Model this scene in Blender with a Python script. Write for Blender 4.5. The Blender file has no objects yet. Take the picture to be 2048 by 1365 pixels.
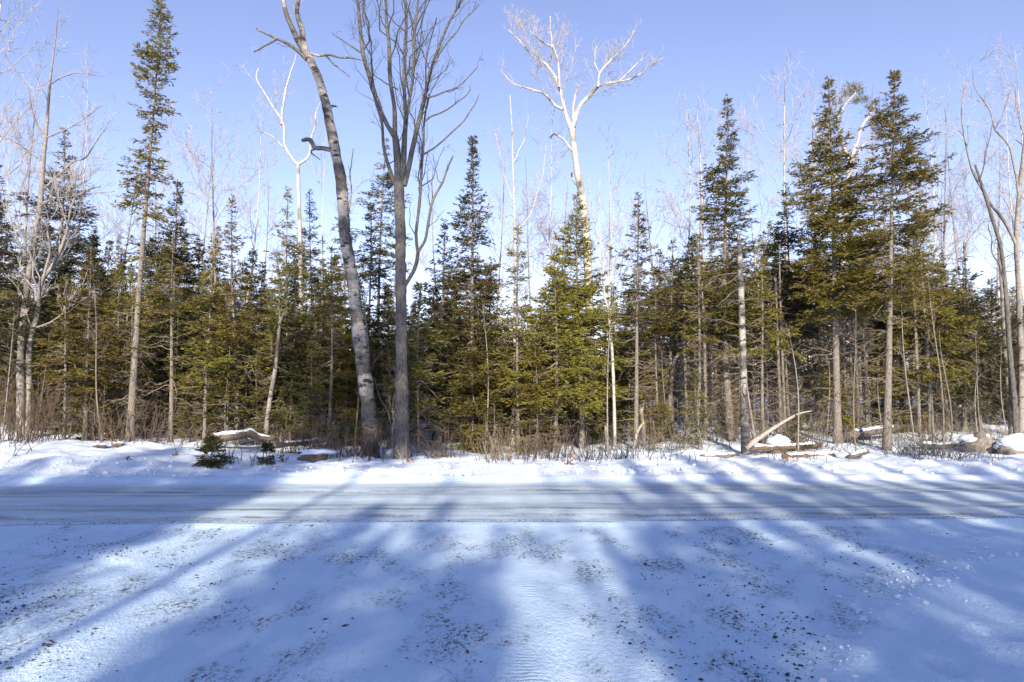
import bpy, math, random
import numpy as np
from mathutils import Vector

# ------------------------------------------------------------------ camera, sky, sun, exposure
scene = bpy.context.scene
COL = scene.collection
F = 1365.0                       # focal length in pixels of the 2048 px wide photograph
CAM_H = 1.7
TH = math.atan(118.0 / F)        # the camera looks up a little: horizon at y = 800
cam_d = bpy.data.cameras.new('camera')
cam_d.sensor_width = 36.0
cam_d.lens = 24.0
cam_d.clip_end = 5000
cam = bpy.data.objects.new('camera', cam_d)
cam.location = (0, 0, CAM_H)
cam.rotation_euler = (math.radians(90) + TH, 0, 0)
COL.objects.link(cam)
scene.camera = cam

SUN_EL = math.radians(24)
SUN_AZ = math.radians(0)         # the sun stands low behind the camera
world = bpy.data.worlds.new('World')
scene.world = world
world.use_nodes = True
wn = world.node_tree
bg = wn.nodes['Background']
sky = wn.nodes.new('ShaderNodeTexSky')
sky.sky_type = 'NISHITA'
sky.sun_disc = False
sky.sun_elevation = SUN_EL
sky.sun_rotation = math.pi + SUN_AZ
sky.altitude = 300
sky.air_density = 1.0
sky.dust_density = 0.3
sky.ozone_density = 2.2
tint = wn.nodes.new('ShaderNodeMix'); tint.data_type = 'RGBA'; tint.blend_type = 'MULTIPLY'   # cold white balance of the photograph
tint.inputs[0].default_value = 1.0; tint.inputs[7].default_value = (1.31, 1.03, 1.09, 1)
wn.links.new(sky.outputs[0], tint.inputs[6]); wn.links.new(tint.outputs[2], bg.inputs[0])
bg.inputs[1].default_value = 0.119

sun_d = bpy.data.lights.new('sun', 'SUN')
sun_d.energy = 5.0
sun_d.angle = math.radians(0.55)
sun_d.color = (1.0, 0.83, 0.63)
sun = bpy.data.objects.new('sun', sun_d)
COL.objects.link(sun)
sdir = Vector((math.sin(SUN_AZ) * math.cos(SUN_EL), -math.cos(SUN_AZ) * math.cos(SUN_EL), math.sin(SUN_EL)))  # towards the sun
sun.rotation_euler = sdir.to_track_quat('Z', 'Y').to_euler()
sun.location = (0, -20, 30)

vs = scene.view_settings
vs.view_transform = 'Standard'
vs.look = 'None'
vs.gamma = 1.0
vs.use_curve_mapping = False
vs.exposure = 0.98
scene.render.engine = 'CYCLES'
scene.cycles.use_denoising = True
scene.cycles.max_bounces = 6
scene.cycles.diffuse_bounces = 3
scene.cycles.glossy_bounces = 2
scene.cycles.transmission_bounces = 2
scene.cycles.transparent_max_bounces = 4

# ------------------------------------------------------------------ helpers
CT, ST = math.cos(TH), math.sin(TH)

def at(px, py, Y):
    """The point at depth Y seen at photograph pixel (px, py)."""
    u = (px - 1024.0) / F
    v = (682.5 - py) / F
    d = np.array([u, CT - v * ST, ST + v * CT])
    return np.array([0, 0, CAM_H]) + d * (Y / d[1])

def xat(px, Y):
    return at(px, 800, Y)[0]

def zat(py, Y):
    return at(1024, py, Y)[2]

_perm = np.random.RandomState(7).permutation(4096)
_vals = np.random.RandomState(8).rand(4096)

def vnoise(x, y, seed=0):
    x = np.asarray(x, float) + seed * 17.31
    y = np.asarray(y, float) + seed * 9.77
    xi = np.floor(x).astype(np.int64); yi = np.floor(y).astype(np.int64)
    fx = x - xi; fy = y - yi
    fx = fx * fx * (3 - 2 * fx); fy = fy * fy * (3 - 2 * fy)
    def h(a, b):
        return _vals[_perm[(_perm[a & 4095] + b) & 4095]]
    return ((h(xi, yi) * (1 - fx) + h(xi + 1, yi) * fx) * (1 - fy)
            + (h(xi, yi + 1) * (1 - fx) + h(xi + 1, yi + 1) * fx) * fy)

def fbm(x, y, seed=0, o=4):
    s = 0; a = 0.5; t = 0
    for k in range(o):
        s = s + a * vnoise(x * 2 ** k, y * 2 ** k, seed + k); t += a; a *= 0.5
    return s / t - 0.5

def sstep(a, b, x):
    t = np.clip((np.asarray(x, float) - a) / (b - a), 0, 1)
    return t * t * (3 - 2 * t)

def road_y(x):
    return 0.035 * np.asarray(x, float)

# edge of the deeper, unploughed snow of the yard
_ex = np.array([1.2, 1.75, 2.15, 2.9, 4.0, 4.55, 5.6, 7.5, 14])
_ey = np.array([2.6, 4.1, 4.7, 5.7, 6.7, 7.3, 7.75, 8.1, 8.6])

def deep_edge(x):
    """y below which the yard carries deeper snow (only to one side)."""
    return np.interp(x, _ex, _ey, left=-5.0)

ARCS = []
for (p0, p1, p2) in (((-9, 8.6), (-1.9, 8.2), (-1.0, 2.2)), ((-9, 7.2), (-3.1, 6.9), (-2.3, 2.2)), ((-8, 6.2), (-4.3, 5.9), (-3.4, 2.4)), ((6, 8.9), (1.6, 8.0), (1.25, 2.2)), ((4, 9.0), (.3, 7.6), (.1, 2.2))):
    t = np.linspace(0, 1, 46)[:, None]
    ARCS.append((1 - t) ** 2 * np.array(p0) + 2 * t * (1 - t) * np.array(p1) + t ** 2 * np.array(p2))

def wheel_arcs(x, y):
    """Shallow wheel ruts that curve from the road into the yard."""
    out = np.zeros(np.broadcast(x, y).shape)
    m = (y > 2) & (y < 9.3) & (np.abs(x) < 9.5)
    if not m.any(): return out
    xm, ym = x[m], y[m]; r = np.zeros(len(xm))
    for A in ARCS:
        d2 = np.full(len(xm), 1e9)
        for i in range(len(A) - 1):
            ax, ay = A[i]; bx, by = A[i + 1] - A[i]
            t = np.clip(((xm - ax) * bx + (ym - ay) * by) / (bx * bx + by * by), 0, 1)
            d2 = np.minimum(d2, (xm - ax - bx * t) ** 2 + (ym - ay - by * t) ** 2)
        d = np.sqrt(d2)
        r += -.016 * np.exp(-(d / .12) ** 4) + .008 * np.exp(-((d - .19) / .05) ** 2)
    out[m] = r * (.4 + .9 * vnoise(xm * 1.5, ym * 1.5, 42))
    return out

def terrain(x, y):
    x = np.asarray(x, float); y = np.asarray(y, float)
    yr = y - road_y(x)
    z = 0.05 * fbm(x * 0.35, y * 0.35, 1, 3)
    z = z * sstep(8.5, 6.5, yr) + 0.02 * fbm(x * 0.5, y * 0.5, 2, 2)
    # tyre ruts along the road
    for c, w, a in ((10.15, .22, .03), (11.5, .3, .02), (13.0, .3, .03), (12.2, .35, -.015)):
        z = z - a * np.exp(-((yr - c + 0.25 * fbm(x * .15, x * 0, 3, 2)) / w) ** 2)
    z = z + 0.016 * fbm(x * 2.6, y * 2.6, 41, 4) * sstep(9.6, 9.0, yr)
    z = z + wheel_arcs(x, y)
    # small ridge of scraped snow at the near road edge
    z = z + 0.025 * np.exp(-((yr - 9.55) / 0.16) ** 2) * (0.6 + 1.2 * vnoise(x * 1.3, yr * 3, 5))
    # bank
    s = yr - 14.35 + 0.35 * fbm(x * 0.7, y * 0.2, 6, 3)
    crest = np.interp(x, [-20, -13, -9.5, -7, -5, -3, 0.5, 4, 9, 14, 20], [.42, .45, .40, .26, .20, .17, .20, .20, .22, .26, .3])
    bank = 0.10 * sstep(0, .35, s) + (crest - 0.1) * sstep(.3, 1.7, s)
    lump = 0.17 * fbm(x * 1.2, y * 1.2, 7, 3) + 0.15 * fbm(x * 3.1, y * 3.1, 8, 4)
    z = z + bank + lump * sstep(.1, .9, s) * (1 - 0.55 * sstep(3, 6, s))
    # hummocky floor of the woods
    fl = sstep(2.0, 6.0, s)
    z = z + fl * (0.35 * fbm(x * 0.28, y * 0.28, 9, 3) + 0.14 * fbm(x * 1.0, y * 1.0, 10, 3))
    z = z + sstep(3.0, 9.0, s) * .22 * sstep(2, 6, x) + sstep(19, 30, y) * (.15 + .25 * sstep(2, 8, x)) + sstep(24, 45, y) * (0.3 + 0.8 * sstep(8, 20, x))
    # left mound behind the bank
    z = z + 0.16 * np.exp(-(((x + 11.5) / 3.5) ** 2 + ((y - 18.4) / 1.3) ** 2))
    # deeper snow
    d = deep_edge(x) - y + 0.18 * fbm(x * 2.2, y * 2.2, 11, 3)
    m = sstep(-0.03, 0.16, d)
    z = z + m * (0.028 + 0.025 * np.exp(-((d - 0.22) / 0.2) ** 2) * (0.3 + 1.4 * vnoise(x * 3, y * 3, 12)) + 0.03 * fbm(x * 1.1, y * 1.1, 13, 3))
    ridge = np.exp(-((d - 0.1) / 0.22) ** 2) * sstep(0.9, 1.6, x)
    z = z + ridge * 0.085 * np.maximum(0, fbm(x * 5.5, y * 5.5, 14, 3) + 0.08)
    # footprints in the deep snow
    for (fx0, fy0, fx1, fy1, n) in ((2.6, 4.2, 5.6, 6.6, 8), (3.3, 4.3, 5.1, 5.2, 6)):
        for k in range(n):
            t = (k + .5) / n
            cx = fx0 + (fx1 - fx0) * t + (0.12 if k % 2 else -0.12) * 0.6
            cy = fy0 + (fy1 - fy0) * t - (0.12 if k % 2 else -0.12) * 0.8
            r2 = ((x - cx) / 0.11) ** 2 + ((y - cy) / 0.15) ** 2
            z = z - 0.05 * np.exp(-r2 ** 2) + 0.02 * np.exp(-(np.sqrt(r2) - 1.4) ** 2 / 0.12)
    return z

def tz(x, y):
    return float(terrain(np.array([x]), np.array([y]))[0])

class MB:
    """Collects geometry for one mesh."""
    def __init__(self):
        self.V = []; self.F = []; self.n = 0
    def add(self, V, Fs):
        V = np.asarray(V, float).reshape(-1, 3)
        self.V.append(V)
        for f in (Fs if isinstance(Fs, list) else [Fs]):
            self.F.append(np.asarray(f, np.int64) + self.n)
        self.n += len(V)
    def tubes(self, P, R, s=3):
        P = np.asarray(P, float); R = np.asarray(R, float)
        if P.ndim == 2: P = P[None]; R = R[None]
        B, n, _ = P.shape
        T = np.gradient(P, axis=1)
        T /= np.linalg.norm(T, axis=2, keepdims=True) + 1e-9
        ref = np.tile(np.array([0, 0, 1.0]), (B, 1))
        ref[np.abs(T[:, :, 2]).mean(1) > 0.8] = (1, 0.13, 0)
        N = np.cross(T, ref[:, None, :]); N /= np.linalg.norm(N, axis=2, keepdims=True) + 1e-9
        Bn = np.cross(T, N)
        a = np.arange(s) * 2 * math.pi / s
        V = P[:, :, None, :] + R[:, :, None, None] * (np.cos(a)[None, None, :, None] * N[:, :, None, :] + np.sin(a)[None, None, :, None] * Bn[:, :, None, :])
        b = np.arange(B)[:, None, None] * (n * s); i = np.arange(n - 1)[None, :, None] * s; k = np.arange(s)[None, None, :]
        k2 = (k + 1) % s
        q = np.stack([b + i + k, b + i + k2, b + i + s + k2, b + i + s + k], -1).reshape(-1, 4)
        self.add(V.reshape(-1, 3), q)
        if s > 3:
            caps = (np.arange(B)[:, None] * (n * s) + (n - 1) * s + np.arange(s)[None])
            self.F.append(caps + self.n - len(V.reshape(-1, 3)))
        return V
    def shoots(self, p, d, l, w, rng):
        n = len(p)
        if n == 0: return
        r = rng.normal(size=(n, 3)); nn = np.cross(d, r); nn /= np.linalg.norm(nn, axis=1, keepdims=True) + 1e-9
        l = l[:, None]; w = w[:, None]
        V = np.stack([p, p + d * l * .45 + nn * w * .5, p + d * l, p + d * l * .55 - nn * w * .5], 1)
        self.add(V.reshape(-1, 3), np.arange(n * 4).reshape(-1, 4))
    def mesh(self, name, mat, smooth=False):
        V = np.concatenate(self.V) if self.V else np.zeros((0, 3))
        me = bpy.data.meshes.new(name)
        me.vertices.add(len(V)); me.vertices.foreach_set('co', V.astype(np.float32).ravel())
        loops = np.concatenate([f.ravel() for f in self.F])
        sizes = np.concatenate([np.full(len(f), f.shape[1]) for f in self.F])
        me.loops.add(len(loops)); me.loops.foreach_set('vertex_index', loops.astype(np.int32))
        me.polygons.add(len(sizes))
        starts = np.concatenate([[0], np.cumsum(sizes)[:-1]])
        me.polygons.foreach_set('loop_start', starts.astype(np.int32))
        me.polygons.foreach_set('use_smooth', np.full(len(sizes), smooth))
        me.update(calc_edges=True)
        me.materials.append(M[mat])
        return me
    def build(self, name, mat, parent=None, smooth=False):
        o = bpy.data.objects.new(name, self.mesh(name, mat, smooth))
        COL.objects.link(o)
        if parent: o.parent = parent
        return o

def tag(o, label=None, cat=None, group=None, kind=None):
    for k, v in (('label', label), ('category', cat), ('group', group), ('kind', kind)):
        if v: o[k] = v
    return o

def empty(name, loc=(0, 0, 0)):
    o = bpy.data.objects.new(name, None); o.location = tuple(float(c) for c in loc); o.empty_display_size = 0.2
    COL.objects.link(o); return o

def copy_tree(root, loc, rotz, sc, label, cat, group, name=None):
    r = root.copy(); COL.objects.link(r)
    if name: r.name = name
    r.location = loc; r.rotation_euler = (r.rotation_euler[0], r.rotation_euler[1], rotz); r.scale = sc
    for k in ('label', 'category', 'group'):
        if k in r: del r[k]
    tag(r, label, cat, group)
    for ch in KIDS[root.name]:
        c = ch.copy(); COL.objects.link(c); c.parent = r
    return r
KIDS = {}

# ------------------------------------------------------------------ materials
M = {}
class NT:
    def __init__(self, name):
        m = bpy.data.materials.new(name); m.use_nodes = True; M[name] = m
        self.t = m.node_tree; self.b = self.t.nodes['Principled BSDF']
        self.b.inputs['Specular IOR Level'].default_value = 0.2
        self.b.inputs['Roughness'].default_value = 0.8
    def n(self, t, **kw):
        x = self.t.nodes.new('ShaderNode' + t)
        for k, v in kw.items(): setattr(x, k, v)
        return x
    def l(self, a, b): self.t.links.new(a, b)
    def coord(self, scale=(1, 1, 1), rot=(0, 0, 0), kind='Object'):
        c = self.n('TexCoord'); mp = self.n('Mapping')
        mp.inputs['Scale'].default_value = scale; mp.inputs['Rotation'].default_value = rot
        self.l(c.outputs[kind], mp.inputs['Vector']); return mp.outputs[0]
    def geo(self, scale=(1, 1, 1), rot=(0, 0, 0)):
        c = self.n('NewGeometry'); mp = self.n('Mapping')
        mp.inputs['Scale'].default_value = scale; mp.inputs['Rotation'].default_value = rot
        self.l(c.outputs['Position'], mp.inputs['Vector']); return mp.outputs[0]
    def noise(self, vec, scale, detail=4, rough=.55):
        x = self.n('TexNoise'); x.inputs['Scale'].default_value = scale; x.inputs['Detail'].default_value = detail
        x.inputs['Roughness'].default_value = rough
        self.l(vec, x.inputs['Vector']); return x.outputs['Fac']
    def ramp(self, fac, stops):
        r = self.n('ValToRGB'); e = r.color_ramp.elements
        while len(e) < len(stops): e.new(0.5)
        for el, (p, c) in zip(e, stops):
            el.position = p; el.color = (*c, 1) if len(c) == 3 else c
        self.l(fac, r.inputs[0]); return r.outputs[0]
    def mix(self, fac, a, b, mode='MIX'):
        x = self.n('Mix', data_type='RGBA', blend_type=mode)
        for sock, v in ((x.inputs[0], fac), (x.inputs[6], a), (x.inputs[7], b)):
            if isinstance(v, (float, int)): sock.default_value = v
            elif isinstance(v, tuple): sock.default_value = (*v, 1)
            else: self.l(v, sock)
        return x.outputs[2]
    def math(self, op, a, b=0.0, c=None):
        x = self.n('Math', operation=op)
        for i, v in enumerate((a, b) if c is None else (a, b, c)):
            if isinstance(v, (float, int)): x.inputs[i].default_value = v
            else: self.l(v, x.inputs[i])
        return x.outputs[0]
    def bump(self, h, strength, dist):
        b = self.n('Bump'); b.inputs['Strength'].default_value = strength; b.inputs['Distance'].default_value = dist
        self.l(h, b.inputs['Height']); self.l(b.outputs[0], self.b.inputs['Normal'])
    def col(self, c):
        if isinstance(c, tuple): self.b.inputs['Base Color'].default_value = (*c, 1)
        else: self.l(c, self.b.inputs['Base Color'])

SNOW = (0.76, 0.82, 0.91)
BW = lambda a, b: [(a, (0, 0, 0)), (b, (1, 1, 1))]

def grit_factor(k, dens=0.5):
    """Dark specks of sand and gravel showing through thin snow, in drawn-out patches."""
    patch = k.ramp(k.noise(k.geo((1.0, .45, 1), (0, 0, -0.6)), 1.5, 6, .68), BW(dens, dens + .10))
    fine = k.ramp(k.noise(k.geo((1.0, .7, 1), (0, 0, -0.6)), 24, 5, .72), BW(.50, .58))
    finer = k.ramp(k.noise(k.geo((1.0, .7, 1), (0, 0, -0.6)), 70, 3, .7), BW(.54, .60))
    return k.math('MULTIPLY', patch, k.math('MAXIMUM', fine, k.math('MULTIPLY', finer, .8)))

def mk_materials():
    k = NT('snow')
    g1 = k.noise(k.geo(), 3.0, 6, .6); g2 = k.noise(k.geo(), 38, 4, .6)
    base = k.mix(g1, (0.64, 0.76, 0.90), (0.72, 0.81, 0.92))
    k.col(base); k.b.inputs['Roughness'].default_value = .65
    h = k.math('ADD', k.math('MULTIPLY', g1, .6), k.math('MULTIPLY', g2, .25)); k.bump(h, .55, .05)

    # thin trampled snow over gravel in the yard
    k = NT('yard_snow')
    pos = k.n('NewGeometry').outputs['Position']
    sep = k.n('SeparateXYZ'); k.l(pos, sep.inputs[0])
    g1 = k.noise(k.geo((1, .5, 1), (0, 0, -.5)), 3.2, 6, .62); g2 = k.noise(k.geo((1, .6, 1), (0, 0, -.5)), 30, 4, .65)
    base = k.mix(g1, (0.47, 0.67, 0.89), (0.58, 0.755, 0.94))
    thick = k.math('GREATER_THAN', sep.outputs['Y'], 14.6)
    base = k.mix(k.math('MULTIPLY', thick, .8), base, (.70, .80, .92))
    gr = grit_factor(k, .50)
    front = k.ramp(sep.outputs['Y'], [(0.0, (1, 1, 1)), (1.0, (1, 1, 1))])
    yard = k.math('LESS_THAN', sep.outputs['Y'], 9.4)
    # no grit in the deep snow to one side
    deep = k.math('SUBTRACT', sep.outputs['X'], k.math('MULTIPLY', k.math('SUBTRACT', sep.outputs['Y'], 2.2), .88))
    clear = k.ramp(k.math('ADD', deep, k.math('MULTIPLY', k.noise(k.geo(), 1.8, 5, .65), 1.6)), [(.35, (1, 1, 1)), (.95, (0, 0, 0))])
    f = k.math('MULTIPLY', k.math('MULTIPLY', gr, yard), clear)
    k.col(k.mix(k.math('MULTIPLY', f, .95), base, (.05, .055, .058)))
    k.b.inputs['Roughness'].default_value = .62
    g3 = k.noise(k.geo((1, .7, 1), (0, 0, -.5)), 75, 3, .7)
    h = k.math('ADD', k.math('ADD', k.math('MULTIPLY', g1, .55), k.math('MULTIPLY', g2, .42)), k.math('MULTIPLY', g3, .16))
    ts = k.n('Attribute'); ts.attribute_name = 'tread_s'; tm = k.n('Attribute'); tm.attribute_name = 'tread_m'
    sn = k.math('SINE', k.math('ADD', k.math('MULTIPLY', ts.outputs['Fac'], 6.283 / .052), k.math('MULTIPLY', k.noise(k.geo(), 12, 3), 7.0)))
    h = k.math('ADD', h, k.math('MULTIPLY', k.math('MULTIPLY', sn, tm.outputs['Fac']), .065)); k.bump(h, .9, .07)

    # packed snow and ice on the road
    k = NT('road_ice')
    pos = k.n('NewGeometry').outputs['Position']; sep = k.n('SeparateXYZ'); k.l(pos, sep.inputs[0])
    wob = k.noise(k.geo((.22, 0, 0)), 1.0, 4, .6)
    yr = k.math('ADD', k.math('SUBTRACT', sep.outputs['Y'], k.math('MULTIPLY', sep.outputs['X'], .035)), k.math('MULTIPLY', k.math('SUBTRACT', wob, .5), .55))
    s1 = k.noise(k.geo((.14, 1.6, 1)), 2.0, 6, .68); s2 = k.noise(k.geo((.45, 5, 1)), 3.0, 6, .72); s3 = k.noise(k.geo((1, 2.0, 1)), 20, 4, .7)
    brk = k.noise(k.geo((.5, 2.5, 1)), 1.4, 6, .7)
    base = k.mix(k.ramp(s1, BW(.30, .70)), (.34, .46, .55), (.58, .71, .84))
    base = k.mix(k.math('MULTIPLY', k.ramp(s2, BW(.50, .70)), .55), base, (.27, .36, .42))
    for (c, w, am) in ((9.95, .26, 1.0), (10.3, .16, .9), (10.85, .15, .9), (11.3, .5, .45), (12.4, .16, .7), (13.1, .2, .85), (13.45, .45, .45), (14.05, .1, .6)):
        wv = k.math('MULTIPLY', k.math('SUBTRACT', k.noise(k.geo((.3, 0, 0), (0, 0, 0)), 1.0 + c * .13, 3, .6), .5), .6)
        d = k.math('DIVIDE', k.math('ABSOLUTE', k.math('SUBTRACT', k.math('ADD', yr, wv), c)), w)
        f = k.math('MULTIPLY', k.ramp(d, [(0, (1, 1, 1)), (1, (0, 0, 0))]), k.ramp(k.math('ADD', k.math('MULTIPLY', brk, .55), k.math('MULTIPLY', s3, .45)), BW(.44, .56)))
        base = k.mix(k.math('MULTIPLY', f, am), base, (.075, .085, .09))
    base = k.mix(k.math('MULTIPLY', k.math('MULTIPLY', k.ramp(s3, BW(.54, .66)), k.ramp(s1, BW(.58, .36))), .6), base, (.09, .10, .105))
    # snow creeping in from both sides
    e = k.math('MINIMUM', k.math('SUBTRACT', yr, 9.66), k.math('SUBTRACT', 14.3, yr))
    e = k.math('ADD', e, k.math('MULTIPLY', k.math('SUBTRACT', k.noise(k.geo((.5, 2, 1)), 2.2, 5, .65), .5), .9))
    base = k.mix(k.ramp(e, BW(.05, .55)), (.60, .73, .90), base)
    k.col(base); k.b.inputs['Roughness'].default_value = .55; k.b.inputs['Specular IOR Level'].default_value = .3
    k.bump(k.math('ADD', k.math('MULTIPLY', s2, .6), k.math('MULTIPLY', s3, .3)), .5, .03)

    k = NT('tyre_print')
    uv = k.n('TexCoord'); wv = k.n('TexWave', wave_type='BANDS', bands_direction='Y'); wv.inputs['Scale'].default_value = 1.0
    wv.inputs['Distortion'].default_value = 4.0; wv.inputs['Detail'].default_value = 2; wv.inputs['Detail Scale'].default_value = 1.5
    k.l(uv.outputs['UV'], wv.inputs['Vector'])
    g = k.noise(k.geo(), 20, 4, .6)
    k.col(k.mix(k.ramp(g, BW(.5, .7)), (.54, .69, .87), (.46, .60, .78))); k.bump(k.math('ADD', k.math('MULTIPLY', wv.outputs['Fac'], k.ramp(k.noise(k.geo(), 2.5, 3), BW(.42, .6))), g), .4, .009)

    k = NT('gravel')
    g = k.noise(k.geo(), 30, 2); k.col(k.ramp(g, [(.3, (.03, .032, .035)), (.6, (.075, .072, .07)), (.8, (.14, .12, .10))]))

    def bark(name, lo, hi, scale=(6, 6, 1.2), dark=None, bmp=.5, dist=.03, dk=(.56, .68)):
        k = NT(name); v = k.coord(scale)
        a = k.noise(v, 3.0, 6, .65); b = k.noise(k.coord((1, 1, .5)), 1.6, 4, .6)
        c = k.mix(k.ramp(a, BW(.32, .68)), lo, hi)
        if dark: c = k.mix(k.ramp(b, BW(*dk)), c, dark)
        k.col(c); k.b.inputs['Roughness'].default_value = .9; k.bump(a, bmp, dist)
    bark('bark_spruce', (.085, .080, .073), (.25, .235, .21), (9, 9, 4), (.10, .092, .082))
    k = NT('bark_poplar')
    a = k.noise(k.coord((7, 7, 3.5)), 3.0, 6, .65); b = k.noise(k.coord((.6, .6, 1.0)), 1.1, 3, .6); c = k.noise(k.coord((1, 1, 2.2)), 3.5, 4, .6)
    col = k.mix(k.ramp(a, BW(.32, .68)), (.05, .05, .051), (.17, .168, .163))
    col = k.mix(k.ramp(b, BW(.49, .57)), col, k.mix(k.ramp(a, BW(.3, .6)), (.22, .216, .205), (.44, .425, .40)))
    col = k.mix(k.ramp(c, BW(.53, .62)), col, (.04, .04, .041))
    k.col(col); k.b.inputs['Roughness'].default_value = .9; k.bump(a, 1.0, .05)
    bark('bark_maple', (.04, .04, .041), (.17, .168, .165), (9, 9, 3.0), (.19, .18, .165), .9, .04, (.55, .66))
    bark('bark_aspen', (.27, .275, .27), (.50, .50, .485), (3, 3, 6), (.085, .085, .08), .4, .02, (.55, .66))
    bark('bark_birch', (.13, .13, .125), (.31, .30, .29), (4, 4, 5), (.07, .064, .06), .4, .02, (.50, .64))
    bark('twig_pale', (.22, .215, .215), (.38, .37, .37))
    bark('twig_dark', (.040, .040, .043), (.10, .10, .104))
    bark('dead_twig', (.10, .086, .070), (.24, .21, .17))
    bark('brush_red', (.060, .045, .038), (.145, .112, .09))
    bark('log_wood', (.07, .062, .054), (.20, .175, .15), (5, 5, 5), (.045, .04, .036))
    bark('pale_wood', (.24, .22, .20), (.42, .39, .35), (6, 6, 6), (.14, .12, .10))
    bark('raw_wood', (.075, .052, .043), (.19, .135, .11), (5, 5, 5), (.05, .04, .035))
    bark('stone', (.10, .095, .09), (.27, .25, .23), (4, 4, 4))
    bark('stone_brown', (.11, .085, .068), (.25, .19, .15), (5, 5, 5), (.06, .05, .045))
    bark('leaf_brown', (.12, .055, .03), (.26, .13, .065), (4, 4, 4))

    def needles(name, a, b, c):
        k = NT(name); oi = k.n('ObjectInfo')
        n1 = k.noise(k.geo(), 1.3, 3, .6); n2 = k.noise(k.geo(), 9, 2, .5)
        col = k.mix(k.ramp(n1, BW(.35, .65)), a, b)
        col = k.mix(k.math('MULTIPLY', k.ramp(n2, BW(.52, .68)), .75), col, c)
        hs = k.n('HueSaturation')
        k.l(k.math('MULTIPLY_ADD', oi.outputs['Random'], .035, .483), hs.inputs['Hue'])
        k.l(k.math('MULTIPLY_ADD', oi.outputs['Random'], .5, .78), hs.inputs['Value'])
        k.l(col, hs.inputs['Color']); k.col(hs.outputs[0]); k.b.inputs['Roughness'].default_value = .6
        k.b.inputs['Specular IOR Level'].default_value = .25
        tr = k.n('BsdfTranslucent'); k.l(hs.outputs[0], tr.inputs[0])
        mx = k.n('MixShader'); mx.inputs[0].default_value = .25
        k.l(k.b.outputs[0], mx.inputs[1]); k.l(tr.outputs[0], mx.inputs[2])
        k.l(mx.outputs[0], k.t.nodes['Material Output'].inputs['Surface'])
    needles('needles_olive', (.092, .084, .016), (.160, .138, .026), (.150, .108, .046))
    needles('needles_green', (.062, .070, .018), (.115, .110, .026), (.120, .092, .042))
    needles('needles_bright', (.110, .106, .020), (.182, .164, .032), (.165, .125, .045))
    needles('needles_dark', (.030, .038, .020), (.060, .062, .024), (.085, .066, .035))
mk_materials()

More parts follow.
